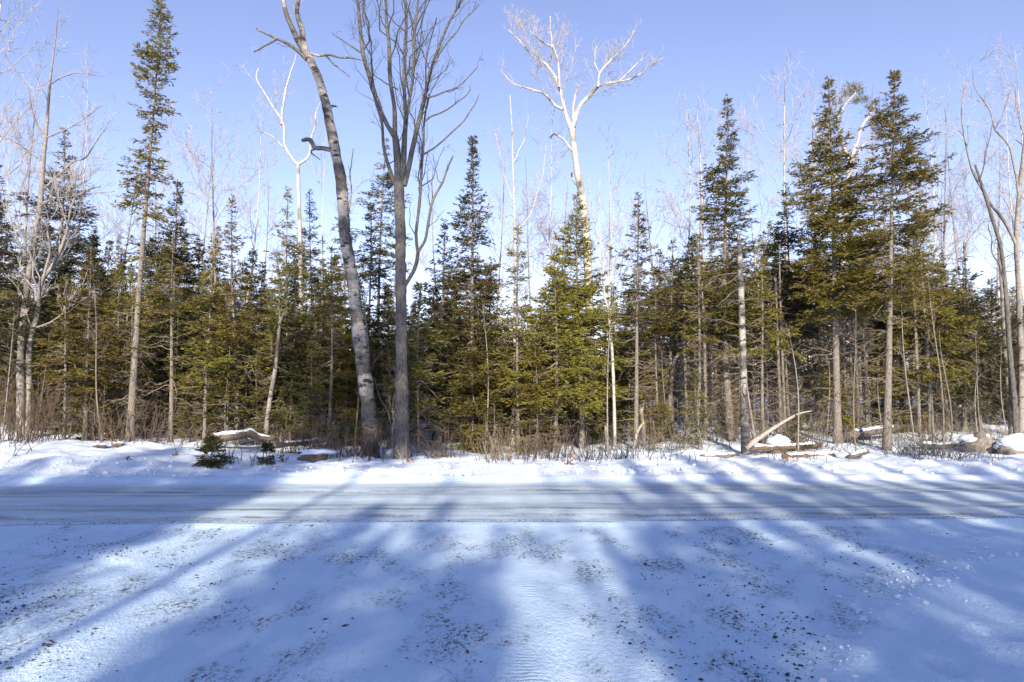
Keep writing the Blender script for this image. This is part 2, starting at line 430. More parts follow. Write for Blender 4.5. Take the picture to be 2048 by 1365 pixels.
# ------------------------------------------------------------------ ground
def build_ground():
    xs = np.concatenate([-np.geomspace(500, 15, 40), np.arange(-14.5, 14.51, .075), np.geomspace(15, 500, 40)])
    ys = np.concatenate([-np.geomspace(150, 1, 22), np.arange(0, 2.4, .25), np.arange(2.4, 7.5, .045), np.arange(7.5, 13.5, .065), np.arange(13.5, 21, .1),
                         np.arange(21, 60, .4), np.geomspace(60, 900, 30)])
    X, Yg = np.meshgrid(xs, ys)
    Z = terrain(X, Yg)
    far = sstep(60, 200, np.hypot(X, Yg)); Z = Z * (1 - far)
    V = np.stack([X, Yg, Z], -1).reshape(-1, 3)
    ny, nx = X.shape
    i = np.arange(ny - 1)[:, None] * nx + np.arange(nx - 1)[None]
    q = np.stack([i, i + 1, i + nx + 1, i + nx], -1).reshape(-1, 4)
    b = MB(); b.add(V, q)
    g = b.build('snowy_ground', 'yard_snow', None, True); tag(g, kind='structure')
    # the road: its own sheet 4 mm above
    xs = np.concatenate([-np.geomspace(400, 17, 25), np.arange(-16, 16.01, .1), np.geomspace(17, 400, 25)])
    t = np.linspace(0, 1, 80)
    X, Tt = np.meshgrid(xs, t)
    near = 9.66 + road_y(X) + .35 * fbm(X * .6, X * 0, 21, 5)
    farr = 14.38 + road_y(X) + .22 * fbm(X * .7, X * 0 + 5, 22, 4)
    Y = near + (farr - near) * Tt
    Z = terrain(X, Y); Z = Z * (1 - sstep(60, 200, np.hypot(X, Y))) + .004 + .012 * np.sin(math.pi * Tt)
    ny, nx = X.shape
    i = np.arange(ny - 1)[:, None] * nx + np.arange(nx - 1)[None]
    q = np.stack([i, i + 1, i + nx + 1, i + nx], -1).reshape(-1, 4)
    b = MB(); b.add(np.stack([X, Y, Z], -1).reshape(-1, 3), q)
    r = b.build('road', 'road_ice', None, True); tag(r, kind='structure')
    # tread marks pressed into the ground along some wheel arcs: distance along the arc and strength
    TS = np.zeros(len(V)); TM = np.zeros(len(V))
    m = (V[:, 1] > 2.2) & (V[:, 1] < 9.2) & (np.abs(V[:, 0]) < 9)
    xm, ym = V[m, 0], V[m, 1]; best = np.full(len(xm), 1e9); ss = np.zeros(len(xm))
    for A in (np.stack([.10 + .10 * np.linspace(0, 1, 40) ** 2, np.linspace(2.2, 7.6, 40)], 1), np.stack([np.linspace(.80, .86, 40), np.linspace(2.2, 7.0, 40)], 1)):
        acc = 0.0
        for i in range(len(A) - 1):
            ax, ay = A[i]; bx, by = A[i + 1] - A[i]; L = math.hypot(bx, by)
            t = np.clip(((xm - ax) * bx + (ym - ay) * by) / (L * L), 0, 1)
            d2 = (xm - ax - bx * t) ** 2 + (ym - ay - by * t) ** 2
            w = d2 < best; best[w] = d2[w]; ss[w] = (acc + t * L)[w]; acc += L
    TS[m] = ss; TM[m] = np.exp(-(np.sqrt(best) / .10) ** 4) * sstep(.38, .6, vnoise(xm * 1.3, ym * .9, 43))
    for nm, arr in (('tread_s', TS), ('tread_m', TM)):
        at_ = g.data.attributes.new(nm, 'FLOAT', 'POINT'); at_.data.foreach_set('value', arr.astype(np.float32))
    # loose gravel in drawn-out patches along the turning arcs and the scraped road edge
    rng = np.random.RandomState(5)
    P = []
    for (p0, p1, p2, n, sp) in (((-9, 7.7), (-3.2, 7.3), (-2.4, 2.4), 8000, .4), ((-9, 6.7), (-4.4, 6.0), (-3.4, 2.6), 4500, .4),
                                ((-7, 8.6), (-1.4, 8.0), (-1.1, 2.4), 6000, .4), ((-4, 8.8), (-.3, 7.6), (.1, 2.4), 4000, .4),
                                ((5.5, 8.9), (1.7, 7.7), (1.5, 3), 3500, .42), ((3.5, 8.9), (.9, 7.5), (.5, 2.4), 4200, .45),
                                ((4.4, 7.4), (2.4, 6.2), (1.3, 3.0), 2500, .45)):
        t = rng.rand(n); p0, p1, p2 = map(np.array, (p0, p1, p2))
        q = (1 - t)[:, None] ** 2 * p0 + (2 * t * (1 - t))[:, None] * p1 + (t ** 2)[:, None] * p2
        P.append(q + rng.normal(size=(n, 2)) * sp * .6)
    n = 14000
    ex = rng.uniform(-11, 11, n); ex = ex[vnoise(ex * .45, ex * 0, 37) + .5 * vnoise(ex * 1.7, ex * 0, 38) > .60]; n = len(ex)
    P.append(np.stack([ex, 9.86 + road_y(ex) + rng.normal(size=n) * (.03 + .16 * vnoise(ex * .8, ex * 0, 39) ** 2) + .35 * fbm(ex * .6, ex * 0, 21, 5) + .12 * fbm(ex * .5, ex * 0, 31, 4)], 1))
    n = 1200
    ex = rng.uniform(-12, 12, n); P.append(np.stack([ex, 13.35 + road_y(ex) + rng.normal(size=n) * .06 + .2 * fbm(ex * .3, ex * 0, 33, 3)], 1))
    P = np.concatenate(P)
    keep = (P[:, 1] > 9.2) & (rng.rand(len(P)) < .75) | ((.5 * vnoise(P[:, 0] * 2.2, P[:, 1] * 1.6, 32) + .3 * vnoise(P[:, 0] * 6, P[:, 1] * 4.5, 34) + .3 * vnoise(P[:, 0] * 17, P[:, 1] * 14, 35)) > .665 + .05 * rng.normal(size=len(P))) & (P[:, 1] > 2.3) & (P[:, 1] < deep_edge(P[:, 0]) * -1 + 99)
    keep &= ~((P[:, 1] < deep_edge(P[:, 0]) + .1) & (P[:, 0] > 1.2))
    P = P[keep]; n = len(P)
    r = rng.gamma(1.3, .0027, n).clip(.002, .016)
    Z = terrain(P[:, 0], P[:, 1]) + r * rng.uniform(-.3, .3, n) + .003
    octa = np.array([[1, 0, 0], [0, 1, 0], [-1, 0, 0], [0, -1, 0], [0, 0, .7], [0, 0, -.7]], float)
    a = rng.rand(n) * 6.28; ca, sa = np.cos(a), np.sin(a)
    o = octa[None] * (1 + .5 * (rng.rand(n, 6, 1) - .5)) * r[:, None, None]; o[:, :, 0] *= rng.uniform(.8, 1.9, (n, 1))
    R = np.stack([o[:, :, 0] * ca[:, None] - o[:, :, 1] * sa[:, None], o[:, :, 0] * sa[:, None] + o[:, :, 1] * ca[:, None], o[:, :, 2]], -1)
    V = R + np.stack([P[:, 0], P[:, 1], Z], 1)[:, None]
    f = np.array([[0, 1, 4], [1, 2, 4], [2, 3, 4], [3, 0, 4], [1, 0, 5], [2, 1, 5], [3, 2, 5], [0, 3, 5]])
    b = MB(); b.add(V.reshape(-1, 3), (np.arange(n)[:, None, None] * 6 + f[None]).reshape(-1, 3))
    tag(b.build('gravel', 'gravel'), 'dark gravel and sand scattered over the thin snow', 'gravel', kind='stuff')
    # crumbs of ploughed snow along the edge of the deep snow and the bank
    n = 900
    ex = np.concatenate([rng.uniform(1.5, 7, 500), rng.uniform(-13, 14, 1000)])
    ey = np.concatenate([deep_edge(ex[:500]) + rng.normal(size=500) * .22 - .05, 14.8 + road_y(ex[500:]) + np.abs(rng.normal(size=1000)) * .7])
    n = len(ex); r = rng.gamma(1.6, .007, n).clip(.004, .04); r[500:] *= 1 + 2.2 * (rng.rand(1000) < .25)
    o = octa[None] * (1 + .6 * (rng.rand(n, 6, 1) - .5)) * r[:, None, None]
    V = o + np.stack([ex, ey, terrain(ex, ey) + r * .3], 1)[:, None]
    b = MB(); b.add(V.reshape(-1, 3), (np.arange(n)[:, None, None] * 6 + f[None]).reshape(-1, 3))
    tag(b.build('snow_crumbs', 'snow', None, True), 'small crumbs of snow thrown up along the edges', 'snow', kind='stuff')
build_ground()

# ------------------------------------------------------------------ tree generators
def interp(P, t):
    """P (B,n,3), t (B,) in 0..1 -> position, tangent."""
    B, n, _ = P.shape
    x = np.clip(t, 0, .9999) * (n - 1); i = x.astype(int); f = (x - i)[:, None]
    r = np.arange(B)
    a, b = P[r, i], P[r, i + 1]
    d = b - a
    return a + d * f, d / (np.linalg.norm(d, axis=1, keepdims=True) + 1e-9)

def unit(v):
    return v / (np.linalg.norm(v, axis=-1, keepdims=True) + 1e-9)

UP = np.array([0, 0, 1.0])

def curves(p, d, L, rng, n, bend=0.0, jit=.1):
    """Branch paths from p along d, length L; bend lifts (+) or droops (-) towards the tip."""
    B = len(p); s = np.linspace(0, 1, n)
    P = p[:, None] + d[:, None] * (L[:, None] * s)[:, :, None]
    bend = np.broadcast_to(bend, (B,))
    P[:, :, 2] += bend[:, None] * L[:, None] * s[None] ** 2
    j = np.cumsum(rng.normal(size=(B, n, 3)) * jit / n, axis=1) * L[:, None, None]
    j -= j[:, :1]
    return P + j

def trunk_path(H, rng, lean=(0, 0), wob=.02, n=16):
    s = np.linspace(0, 1, n)
    a = rng.uniform(0, 6.28, 4)
    x = lean[0] * s * H + wob * H * .3 * (np.sin(s * 5 + a[0]) - math.sin(a[0]))
    y = lean[1] * s * H + wob * H * .3 * (np.sin(s * 4 + a[1]) - math.sin(a[1]))
    return np.stack([x, y, s * H], 1)

def spruce(name, H, hw, cb, seed, r0=.1, lean=(0, 0), mat='needles_green', prof=None, dens=1.0, dead=1.0, shoot=1.0, gaps=.15, droop=0.0, dlen=.9, wob=.02, tsides=8, deadlow=.06):
    """Spruce with base at the origin. hw: widest crown half-width, cb: height where the live crown starts."""
    rng = np.random.RandomState(seed)
    root = empty(name)
    T = trunk_path(H, rng, lean, wob)
    s = np.linspace(0, 1, len(T))
    R = r0 * .72 * (1 - s) ** 1.05 + .006; R[0] *= 1.35
    b = MB(); P0 = T.copy(); P0[0, 2] -= .25
    b.tubes(P0, R, tsides)
    tr = b.build('trunk', 'bark_spruce', root, True)
    def on_trunk(h):
        return np.stack([np.interp(h, T[:, 2], T[:, k]) for k in range(3)], 1)
    # live crown
    CL = H - cb
    nb = int(CL * 30 * dens / shoot ** .5)
    u = np.sort(rng.rand(nb)) ** .95                      # 0 base of crown .. 1 tip
    # whorls
    u = u + .25 * (np.round(u * CL * 2.6) / (CL * 2.6) - u)
    if prof is None: prof = ([0, .12, .35, .7, 1], [.75, 1, .8, .36, .03])
    L = hw * np.interp(u, *prof) * rng.uniform(.62, 1.22, nb) + .05
    L *= np.where(rng.rand(nb) < gaps, rng.uniform(.2, .6, nb), 1)
    az = rng.rand(nb) * 6.283
    # lopsided
    L *= 1 + .22 * np.cos(az - rng.rand() * 6.28) * np.sin(u * 7 + rng.rand() * 6)
    el = np.interp(u, [0, .35, .8, 1], [-.30 - droop, -.1 - droop * .6, .35, .95]) + rng.normal(size=nb) * .13
    d = np.stack([np.cos(az) * np.cos(el), np.sin(az) * np.cos(el), np.sin(el)], 1)
    p = on_trunk(cb + u * CL)
    BP = curves(p, d, L, rng, 6, np.interp(u, [0, .5, 1], [.16, .12, .05]), .22)
    cr = MB()
    rb = (.005 + .011 * np.clip(L, 0, 2))[:, None] * np.linspace(1, .25, 6)[None]
    wood = MB(); wood.tubes(BP, rb, 3)
    # side twigs
    m = np.maximum(4, (L / (.050 * shoot ** .5)).astype(int))
    bi = np.repeat(np.arange(nb), m); nt = len(bi)
    t = rng.uniform(.1, 1, nt) ** .85
    tp, td = interp(BP[bi], t)
    side = unit(np.cross(td, UP)) * np.where(rng.rand(nt) < .5, 1, -1)[:, None]
    a = rng.normal(.85, .22, nt)[:, None]
    dd = unit(td * np.cos(a) + side * np.sin(a) + np.array([0, 0, 1.0]) * (rng.normal(size=nt) * .22 - .05)[:, None])
    tl = (L[bi] * .46 * (1.08 - .8 * t) * rng.uniform(.5, 1.2, nt) + .05).clip(.05, .75)
    # needle shoots
    step = .040 * shoot
    m2 = np.maximum(2, (tl / step).astype(int) + 1)
    ti = np.repeat(np.arange(nt), m2); ns = len(ti)
    uu = rng.rand(ns)
    sp = tp[ti] + dd[ti] * (tl[ti] * uu)[:, None]
    sp[:, 2] -= .12 * tl[ti] * uu ** 2
    sside = unit(np.cross(dd[ti], UP) + rng.normal(size=(ns, 3)) * .35) * np.where(rng.rand(ns) < .5, 1, -1)[:, None]
    sa = rng.uniform(.2, 1.0, ns)[:, None]
    sd = unit(dd[ti] * np.cos(sa) + sside * np.sin(sa))
    cr.shoots(sp, sd, rng.uniform(.07, .16, ns) * shoot ** .6, rng.uniform(.020, .040, ns) * shoot ** .8, rng)
    # shoots round the leader
    nl = int(40 + 12 * CL); ul = rng.rand(nl)
    lp = on_trunk(H - min(1.3, CL * .25) * (1 - ul)); la = rng.rand(nl) * 6.28
    ld = unit(np.stack([np.cos(la) * .7, np.sin(la) * .7, np.full(nl, .9)], 1))
    cr.shoots(lp, ld, rng.uniform(.06, .13, nl) * (1.25 - .8 * ul), rng.uniform(.018, .028, nl), rng)
    crown = cr.build('crown', mat, root)
    kids = [tr, crown]
    # dead branches below and inside the crown
    nd = int(dead * (cb * 9 + CL * 4) + 4)
    if dead > 0:
        hd = rng.uniform(H * deadlow, cb + CL * .45, nd)
        Ld = hw * dlen * rng.uniform(.25, 1.15, nd) * np.interp(hd / H, [0, .15, .6, 1], [.55, 1, .8, .3])
        ad = rng.rand(nd) * 6.283; ed = rng.normal(-.12, .22, nd)
        ddn = np.stack([np.cos(ad) * np.cos(ed), np.sin(ad) * np.cos(ed), np.sin(ed)], 1)
        DP = curves(on_trunk(hd), ddn, Ld, rng, 6, rng.uniform(-.22, .12, nd), .35)
        wood.tubes(DP, (.008 + .008 * rng.rand(nd))[:, None] * np.linspace(1, .35, 6)[None], 3)
        m3 = np.maximum(3, (Ld / .11).astype(int)); di = np.repeat(np.arange(nd), m3); q = len(di)
        t = rng.uniform(.15, 1, q); tp, td = interp(DP[di], t)
        side = unit(np.cross(td, UP) + rng.normal(size=(q, 3)) * .3) * np.where(rng.rand(q) < .5, 1, -1)[:, None]
        dd = unit(td * .65 + side * .8 + rng.normal(size=(q, 3)) * .15)
        SP = curves(tp, dd, Ld[di] * rng.uniform(.08, .35, q) * (1.15 - t) + .05, rng, 4, rng.uniform(-.25, .15, q), .4)
        wood.tubes(SP, np.full((q, 1), .0055) * np.linspace(1, .5, 4)[None], 3)
    kids.append(wood.build('branches', 'dead_twig', root))
    kids[-1]['kind'] = 'stuff'
    KIDS[root.name] = kids
    return root

def place_spruce(name, px, Y, tip, hwpx, cbpx, seed, label, group=None, **kw):
    """A spruce standing at depth Y with its foot under pixel px and its tip at pixel tip."""
    x = xat(px, Y); z0 = tz(x, Y)
    tp = at(tip[0], tip[1], Y)
    H = tp[2] - z0
    cb = zat(cbpx, Y) - z0
    r = spruce(name, H, hwpx * Y / F, cb, seed, lean=((tp[0] - x) / H, 0), **kw)
    r.location = (x, Y, z0)
    tag(r, label, 'tree', group)
    return r

def px_path(pts, Y, rng=None, dy=0.0, zero=False):
    """(px, py, width px) list -> path and radii in metres; dy: how far in depth the tip wanders."""
    n = len(pts); out = []; R = []
    for i, (a, b, w) in enumerate(pts):
        yy = Y + dy * (i / max(1, n - 1)) ** 1.3
        out.append(at(a, b, yy)); R.append(max(w, .6) * .5 * yy / F)
    return np.array(out), np.array(R)

def resample(P, R, n, wig=0.0, rng=None):
    """Smooth curve through the given points, n samples; wig: small random bends in metres."""
    m = len(P)
    if m < 3:
        t = np.linspace(0, 1, n)[:, None]
        return P[0] * (1 - t) + P[-1] * t, R[0] * (1 - t[:, 0]) + R[-1] * t[:, 0]
    E = np.vstack([2 * P[0] - P[1], P, 2 * P[-1] - P[-2]])
    s = np.concatenate([[0], np.cumsum(np.linalg.norm(np.diff(P, axis=0), axis=1))]); s /= s[-1]
    t = np.linspace(0, 1, n); i = np.clip(np.searchsorted(s, t, 'right') - 1, 0, m - 2)
    f = ((t - s[i]) / (s[i + 1] - s[i] + 1e-9))[:, None]
    a, b_, c, d = E[i], E[i + 1], E[i + 2], E[i + 3]
    Q = .5 * (2 * b_ + (c - a) * f + (2 * a - 5 * b_ + 4 * c - d) * f ** 2 + (3 * b_ - 3 * c + d - a) * f ** 3)
    if wig and rng is not None:
        L = np.linalg.norm(P[-1] - P[0]); k = rng.normal(size=(3, 5)); ph = rng.rand(3, 5) * 6.28
        w = sum(k[:, j][None] * np.sin((2 + 2.1 * j) * t[:, None] * 2 + ph[:, j][None]) / (1 + j * .8) for j in range(5))
        Q = Q + wig * min(3.0, L) * w * np.minimum(1, np.minimum(t * 8, 1))[:, None]
    return Q, np.interp(t, s, R)

def grow(P, R, per_m, ratio, ang, up, rng, n=5, tmin=.15, lmin=.1, lmax=3.0, jit=.3, rmax=.5, rtip=.4, rfloor=.0055):
    """One more generation of branches on the branches P (B,n,3), R (B,n)."""
    L = np.linalg.norm(np.diff(P, axis=1), axis=2).sum(1)
    m = np.maximum(1, rng.poisson(L * per_m))
    bi = np.repeat(np.arange(len(P)), m); q = len(bi)
    t = tmin + (1 - tmin) * rng.rand(q) ** .8
    tp, td = interp(P[bi], t)
    x = t * (R.shape[1] - 1); i = np.clip(x.astype(int), 0, R.shape[1] - 2); f = x - i
    pr = R[bi, i] * (1 - f) + R[bi, i + 1] * f
    side = unit(np.cross(td, rng.normal(size=(q, 3))))
    a = rng.normal(ang, .18, q)[:, None]
    d = unit(td * np.cos(a) + side * np.sin(a) + UP * up)
    Lc = (L[bi] * ratio * (1.15 - .7 * t) * rng.uniform(.5, 1.3, q)).clip(lmin, lmax)
    C = curves(tp, d, Lc, rng, n, up * .5, jit)
    r0 = np.minimum(pr * rmax, .004 + Lc * .011).clip(rfloor, None)
    return C, r0[:, None] * np.linspace(1, rtip, n)[None]

def fine_twigs(m, C, R, per_m, lo, hi, w, rng, cap):
    """The finest twigs as narrow blades."""
    L = np.linalg.norm(np.diff(C, axis=1), axis=2).sum(1)
    k = np.maximum(1, rng.poisson(L * per_m)); bi = np.repeat(np.arange(len(C)), k)
    if len(bi) > cap: bi = rng.choice(bi, cap, False)
    q = len(bi); tp, td = interp(C[bi], rng.uniform(.05, 1, q))
    d = unit(td * .75 + rng.normal(size=(q, 3)) * .42 + UP * .15)
    m.shoots(tp, d, rng.uniform(lo, hi, q), np.full(q, w), rng)

def bare_tree(name, limbs, Y, seed, barkm, twigm, label, group=None, gens=((1.6, .4, .7, .25), (3.0, .42, .7, .15), (5, .45, .7, .1)), lim=None, depth=1.0, base=None, lscale=1.0, tw=.0035, cat='tree', fine=1.0):
    """A leafless tree: limbs[0] is the trunk, the others its main limbs, all as pixel paths with widths."""
    rng = np.random.RandomState(seed)
    paths = []
    for i, l in enumerate(limbs):
        dy = 0 if i == 0 else rng.uniform(-1, 1) * depth * .03 * len(l) * 10 * Y / 60
        P, R = px_path(l, Y, rng, dy)
        paths.append((P, R))
    foot = paths[0][0][0]
    z0 = tz(foot[0], foot[1])
    root = empty(name, (foot[0], foot[1], z0)); off = np.array([foot[0], foot[1], z0])
    tb = MB(); P, R = paths[0]; P = P - off
    if P[0, 2] > -.05: P = np.vstack([P[0] + [0, 0, -P[0, 2] - .3], P]); R = np.concatenate([[R[0] * 1.15], R])
    Q, RR = resample(P, R, 60); RR = RR * (1 + .05 * rng.normal(size=60)); Q[1:-1] += rng.normal(size=(58, 3)) * RR[1:-1, None] * .04
    tb.tubes(Q, RR, 14)
    kids = [tb.build('trunk', barkm, root, True)]
    lp = []; lr = []
    for (P, R) in paths[1:]:
        Q, RR = resample(P - off, R, 22, .008 + .006 * rng.rand(), rng); RR = RR * (1 + .05 * rng.normal(size=22))
        m = MB(); m.tubes(Q, RR, 8)
        kids.append(m.build('limb', barkm, root, True))
        lp.append(Q); lr.append(RR)
    if lp and gens:
        A = np.array(lp); B = np.array(lr); tw_mb = MB()
        for gi, (pm, ra, an, up) in enumerate(gens):
            A, B = grow(A, B, pm, ra * lscale, an, up, rng, n=6 if gi == 0 else (5 if gi == 1 else 4), tmin=.2 if gi == 0 else .1, rfloor=tw)
            if len(A) > 9000:
                k = rng.choice(len(A), 9000, False); A, B = A[k], B[k]
            tw_mb.tubes(A, B, 4 if gi == 0 else 3)
        fine_twigs(tw_mb, A, B, 13 * fine, .15, .5, tw * 2.2, rng, 14000)
        kids.append(tag(tw_mb.build('twigs', twigm, root), kind='stuff'))
    KIDS[root.name] = kids
    tag(root, label, cat, group)
    return root

def generic_bare(name, H, seed, barkm, twigm, r0=.09, spread=.45, first=.35, fork=False, per=1.5):
    rng = np.random.RandomState(seed)
    root = empty(name)
    T = trunk_path(H, rng, (rng.normal() * .03, rng.normal() * .03), .05, 18)
    s = np.linspace(0, 1, 18); R = r0 * (1 - s) ** .8 + .006
    b = MB(); P0 = T.copy(); P0[0, 2] -= .3; b.tubes(P0, R, 8)
    kids = [b.build('trunk', barkm, root, True)]
    A = T[None, int(18 * first):]; B = R[None, int(18 * first):]
    m = MB()
    n1 = int(H * per)
    t = rng.rand(n1); tp, td = interp(np.repeat(A, n1, 0), t)
    az = rng.rand(n1) * 6.28; el = rng.normal(.75, .2, n1)
    d = np.stack([np.cos(az) * np.cos(el), np.sin(az) * np.cos(el), np.sin(el)], 1)
    L = H * spread * (1 - .75 * t) * rng.uniform(.5, 1.1, n1) * .8
    C = curves(tp, d, L, rng, 8, .12, .35); CR = (np.interp(t, [0, 1], [r0 * .42, .01]))[:, None] * np.linspace(1, .25, 8)[None]
    m.tubes(C, CR, 4)
    C2, R2 = grow(C, CR, 2.2, .42, .65, .2, rng, 6); m.tubes(C2, R2, 3)
    C3, R3 = grow(C2, R2, 3.5, .45, .65, .12, rng, 5)
    if len(C3) > 6000: C3, R3 = C3[:6000], R3[:6000]
    m.tubes(C3, R3, 3)
    C4, R4 = grow(C3, R3, 2.5, .5, .65, .1, rng, 3)
    if len(C4) > 6000: kk = rng.choice(len(C4), 6000, False); C4, R4 = C4[kk], R4[kk]
    m.tubes(C4, R4, 3)
    fine_twigs(m, C4, R4, 14, .15 * H / 12, .6 * H / 12, .014 * H / 12, rng, 24000)
    kids.append(tag(m.build('twigs', twigm, root), kind='stuff'))
    KIDS[root.name] = kids
    return root

# ------------------------------------------------------------------ the large leafless trees
bare_tree('leaning_poplar_tree', [
    [(744, 925, 37.8), (742, 900, 32.4), (738, 820, 29.7), (722, 700, 27.0), (705, 560, 25.2), (690, 470, 23.4), (682, 360, 22.5), (668, 290, 20.7), (650, 200, 18.0), (630, 140, 16.2), (612, 105, 13.5)],
    [(612, 108, 12), (590, 65, 11), (570, 20, 9), (560, -40, 7), (550, -120, 4)],
    [(613, 108, 12), (607, 60, 11), (600, 20, 9), (602, -30, 7), (615, -110, 4)],
    [(614, 120, 9), (585, 95, 7), (550, 75, 5.5), (515, 60, 3.5)],
    [(552, 80, 4), (525, 95, 3.5), (508, 105, 2.5)],
    [(620, 108, 6), (660, 112, 5), (690, 118, 3), (735, 120, 1.5)],
    [(652, 112, 4), (670, 130, 3), (700, 155, 1.5)],
    [(670, 300, 11), (645, 299, 10), (628, 295, 9), (620, 280, 9), (605, 281, 7)],
    [(632, 298, 4), (622, 304, 3), (640, 320, 2)],
    [(660, 215, 6), (668, 212, 5), (674, 213, 4)],
    [(690, 440, 4), (705, 390, 3), (700, 340, 2), (706, 300, 1.5)],
], 18.6, 11, 'bark_poplar', 'twig_pale', 'stout leaning poplar with rough bark, broken stub limb and forked top', gens=((1.3, .3, .8, .1), (3, .4, .7, .1), (4, .4, .7, .1)))

bare_tree('multi_stem_maple_tree', [
    [(803, 930, 38.7), (803, 905, 32.6), (804, 870, 28.2), (804, 800, 25.5), (803, 700, 23.8), (802, 600, 22.9), (801, 480, 21.1), (799, 400, 21.1), (797, 366, 20.2)],
    [(796, 372, 17), (793, 316, 15), (789, 267, 13), (777, 253, 10), (761, 218, 9.5), (751, 183, 9), (737, 141, 8.5), (726, 105, 8), (720, 60, 7), (713, 10, 6), (703, -60, 4), (690, -140, 2)],
    [(790, 275, 10), (786, 211, 8.5), (782, 158, 8), (779, 88, 7), (774, 35, 6), (770, -40, 4), (764, -120, 2)],
    [(793, 372, 9), (774, 318, 7), (764, 270, 6), (754, 220, 5), (744, 175, 4), (736, 150, 3)],
    [(801, 372, 10), (805, 316, 9), (809, 246, 8), (807, 176, 7.5), (809, 105, 7), (811, 35, 6), (812, -50, 4), (818, -130, 2)],
    [(805, 362, 9), (812, 281, 7.5), (818, 218, 6.5), (826, 158, 6), (830, 88, 5.5), (833, 35, 5), (839, -40, 3)],
    [(808, 372, 12), (828, 306, 10), (842, 246, 9), (853, 197, 8), (863, 151, 7), (877, 98, 6), (895, 46, 5), (923, 0, 4), (945, -50, 2)],
    [(806, 578, 8), (828, 537, 7.5), (836, 505, 7), (833, 468, 6), (842, 387, 6), (846, 299, 5), (847, 246, 4), (858, 190, 3)],
    [(836, 505, 6), (853, 471, 5.5), (870, 397, 5), (891, 348, 4), (907, 309, 2.5)],
    [(847, 309, 4), (902, 267, 3.2), (948, 218, 2.5), (962, 190, 1.5)],
    [(850, 243, 4), (909, 211, 3), (941, 176, 2)],
    [(853, 197, 4), (919, 172, 3), (955, 134, 1.8)],
    [(728, 108, 4), (691, 88, 3), (665, 65, 1.8)],
    [(870, 125, 4), (895, 80, 3.2), (925, 40, 2.5), (960, 10, 1.5)],
    [(796, 180, 3), (770, 165, 2.5), (745, 148, 1.5)],
], 18.0, 12, 'bark_maple', 'twig_dark', 'grey maple with one straight trunk dividing into many upright dark stems', tw=.0045, gens=((1.7, .3, .55, .25), (2.6, .42, .6, .15), (2.8, .45, .6, .1)), fine=.5)

bare_tree('white_aspen_tree', [
    [(1184, 905, 21.6), (1182, 800, 18.9), (1179, 640, 18.0), (1177, 560, 17.1), (1173, 480, 16.2), (1166, 404, 15.3), (1156, 352, 13.5), (1149, 299, 12.6), (1143, 252, 12.6)],
    [(1142, 258, 11), (1135, 239, 9), (1128, 218, 8), (1121, 190, 7), (1114, 162, 6), (1103, 141, 5.5), (1089, 123, 5), (1064, 109, 4), (1040, 84, 3), (1015, 62, 2)],
    [(1118, 175, 5.5), (1117, 141, 5), (1110, 102, 4), (1103, 95, 4), (1082, 84, 3), (1060, 60, 1.5)],
    [(1104, 97, 3.5), (1102, 70, 3), (1101, 35, 2)],
    [(1126, 219, 7), (1110, 211, 6), (1089, 190, 5), (1064, 181, 4), (1026, 165, 2.2), (1000, 140, 1.2)],
    [(1146, 255, 11), (1159, 211, 8.5), (1184, 186, 7.5), (1198, 172, 6), (1233, 165, 4.5), (1272, 158, 3), (1296, 140, 1.6)],
    [(1196, 175, 5.5), (1200, 148, 4.5), (1223, 120, 3.5), (1254, 88, 2), (1270, 60, 1.2)],
    [(1238, 164, 3.5), (1262, 140, 2.6), (1286, 118, 1.8)],
    [(1146, 240, 5), (1149, 190, 4), (1160, 165, 2)],
    [(1200, 150, 3), (1190, 125, 2.5), (1192, 90, 1.5)],
    [(1147, 305, 6), (1128, 281, 5), (1110, 269, 4), (1098, 277, 2.5)],
    [(1152, 370, 4), (1143, 350, 4), (1146, 345, 2)],
], 26.0, 13, 'bark_aspen', 'twig_pale', 'tall white aspen with spreading pale crown above the spruces', gens=((2.6, .36, .7, .35), (4.2, .5, .65, .3), (4.0, .5, .6, .25)), tw=.0055, fine=.6)

bare_tree('forked_white_birch_tree', [
    [(608, 890, 10.4), (604, 700, 8.8), (600, 480, 8.0), (598, 400, 7.6), (596, 325, 7.2)],
    [(595, 330, 7), (585, 318, 6.5), (571, 295, 6), (563, 246, 5), (533, 200, 4), (513, 158, 3), (519, 138, 2)],
    [(563, 250, 5), (566, 211, 5), (575, 169, 4), (585, 141, 3), (592, 110, 1.5)],
    [(597, 330, 6), (617, 313, 5), (626, 267, 4), (631, 229, 3), (640, 205, 2)],
    [(571, 297, 3.5), (545, 275, 3), (522, 263, 2), (513, 250, 1.3)],
], 30.0, 14, 'bark_aspen', 'twig_pale', 'slim white birch forked like a Y beside the leaning poplar', tw=.006, gens=((1.4, .3, .7, .3), (2.5, .4, .65, .2), (3, .45, .6, .2)))

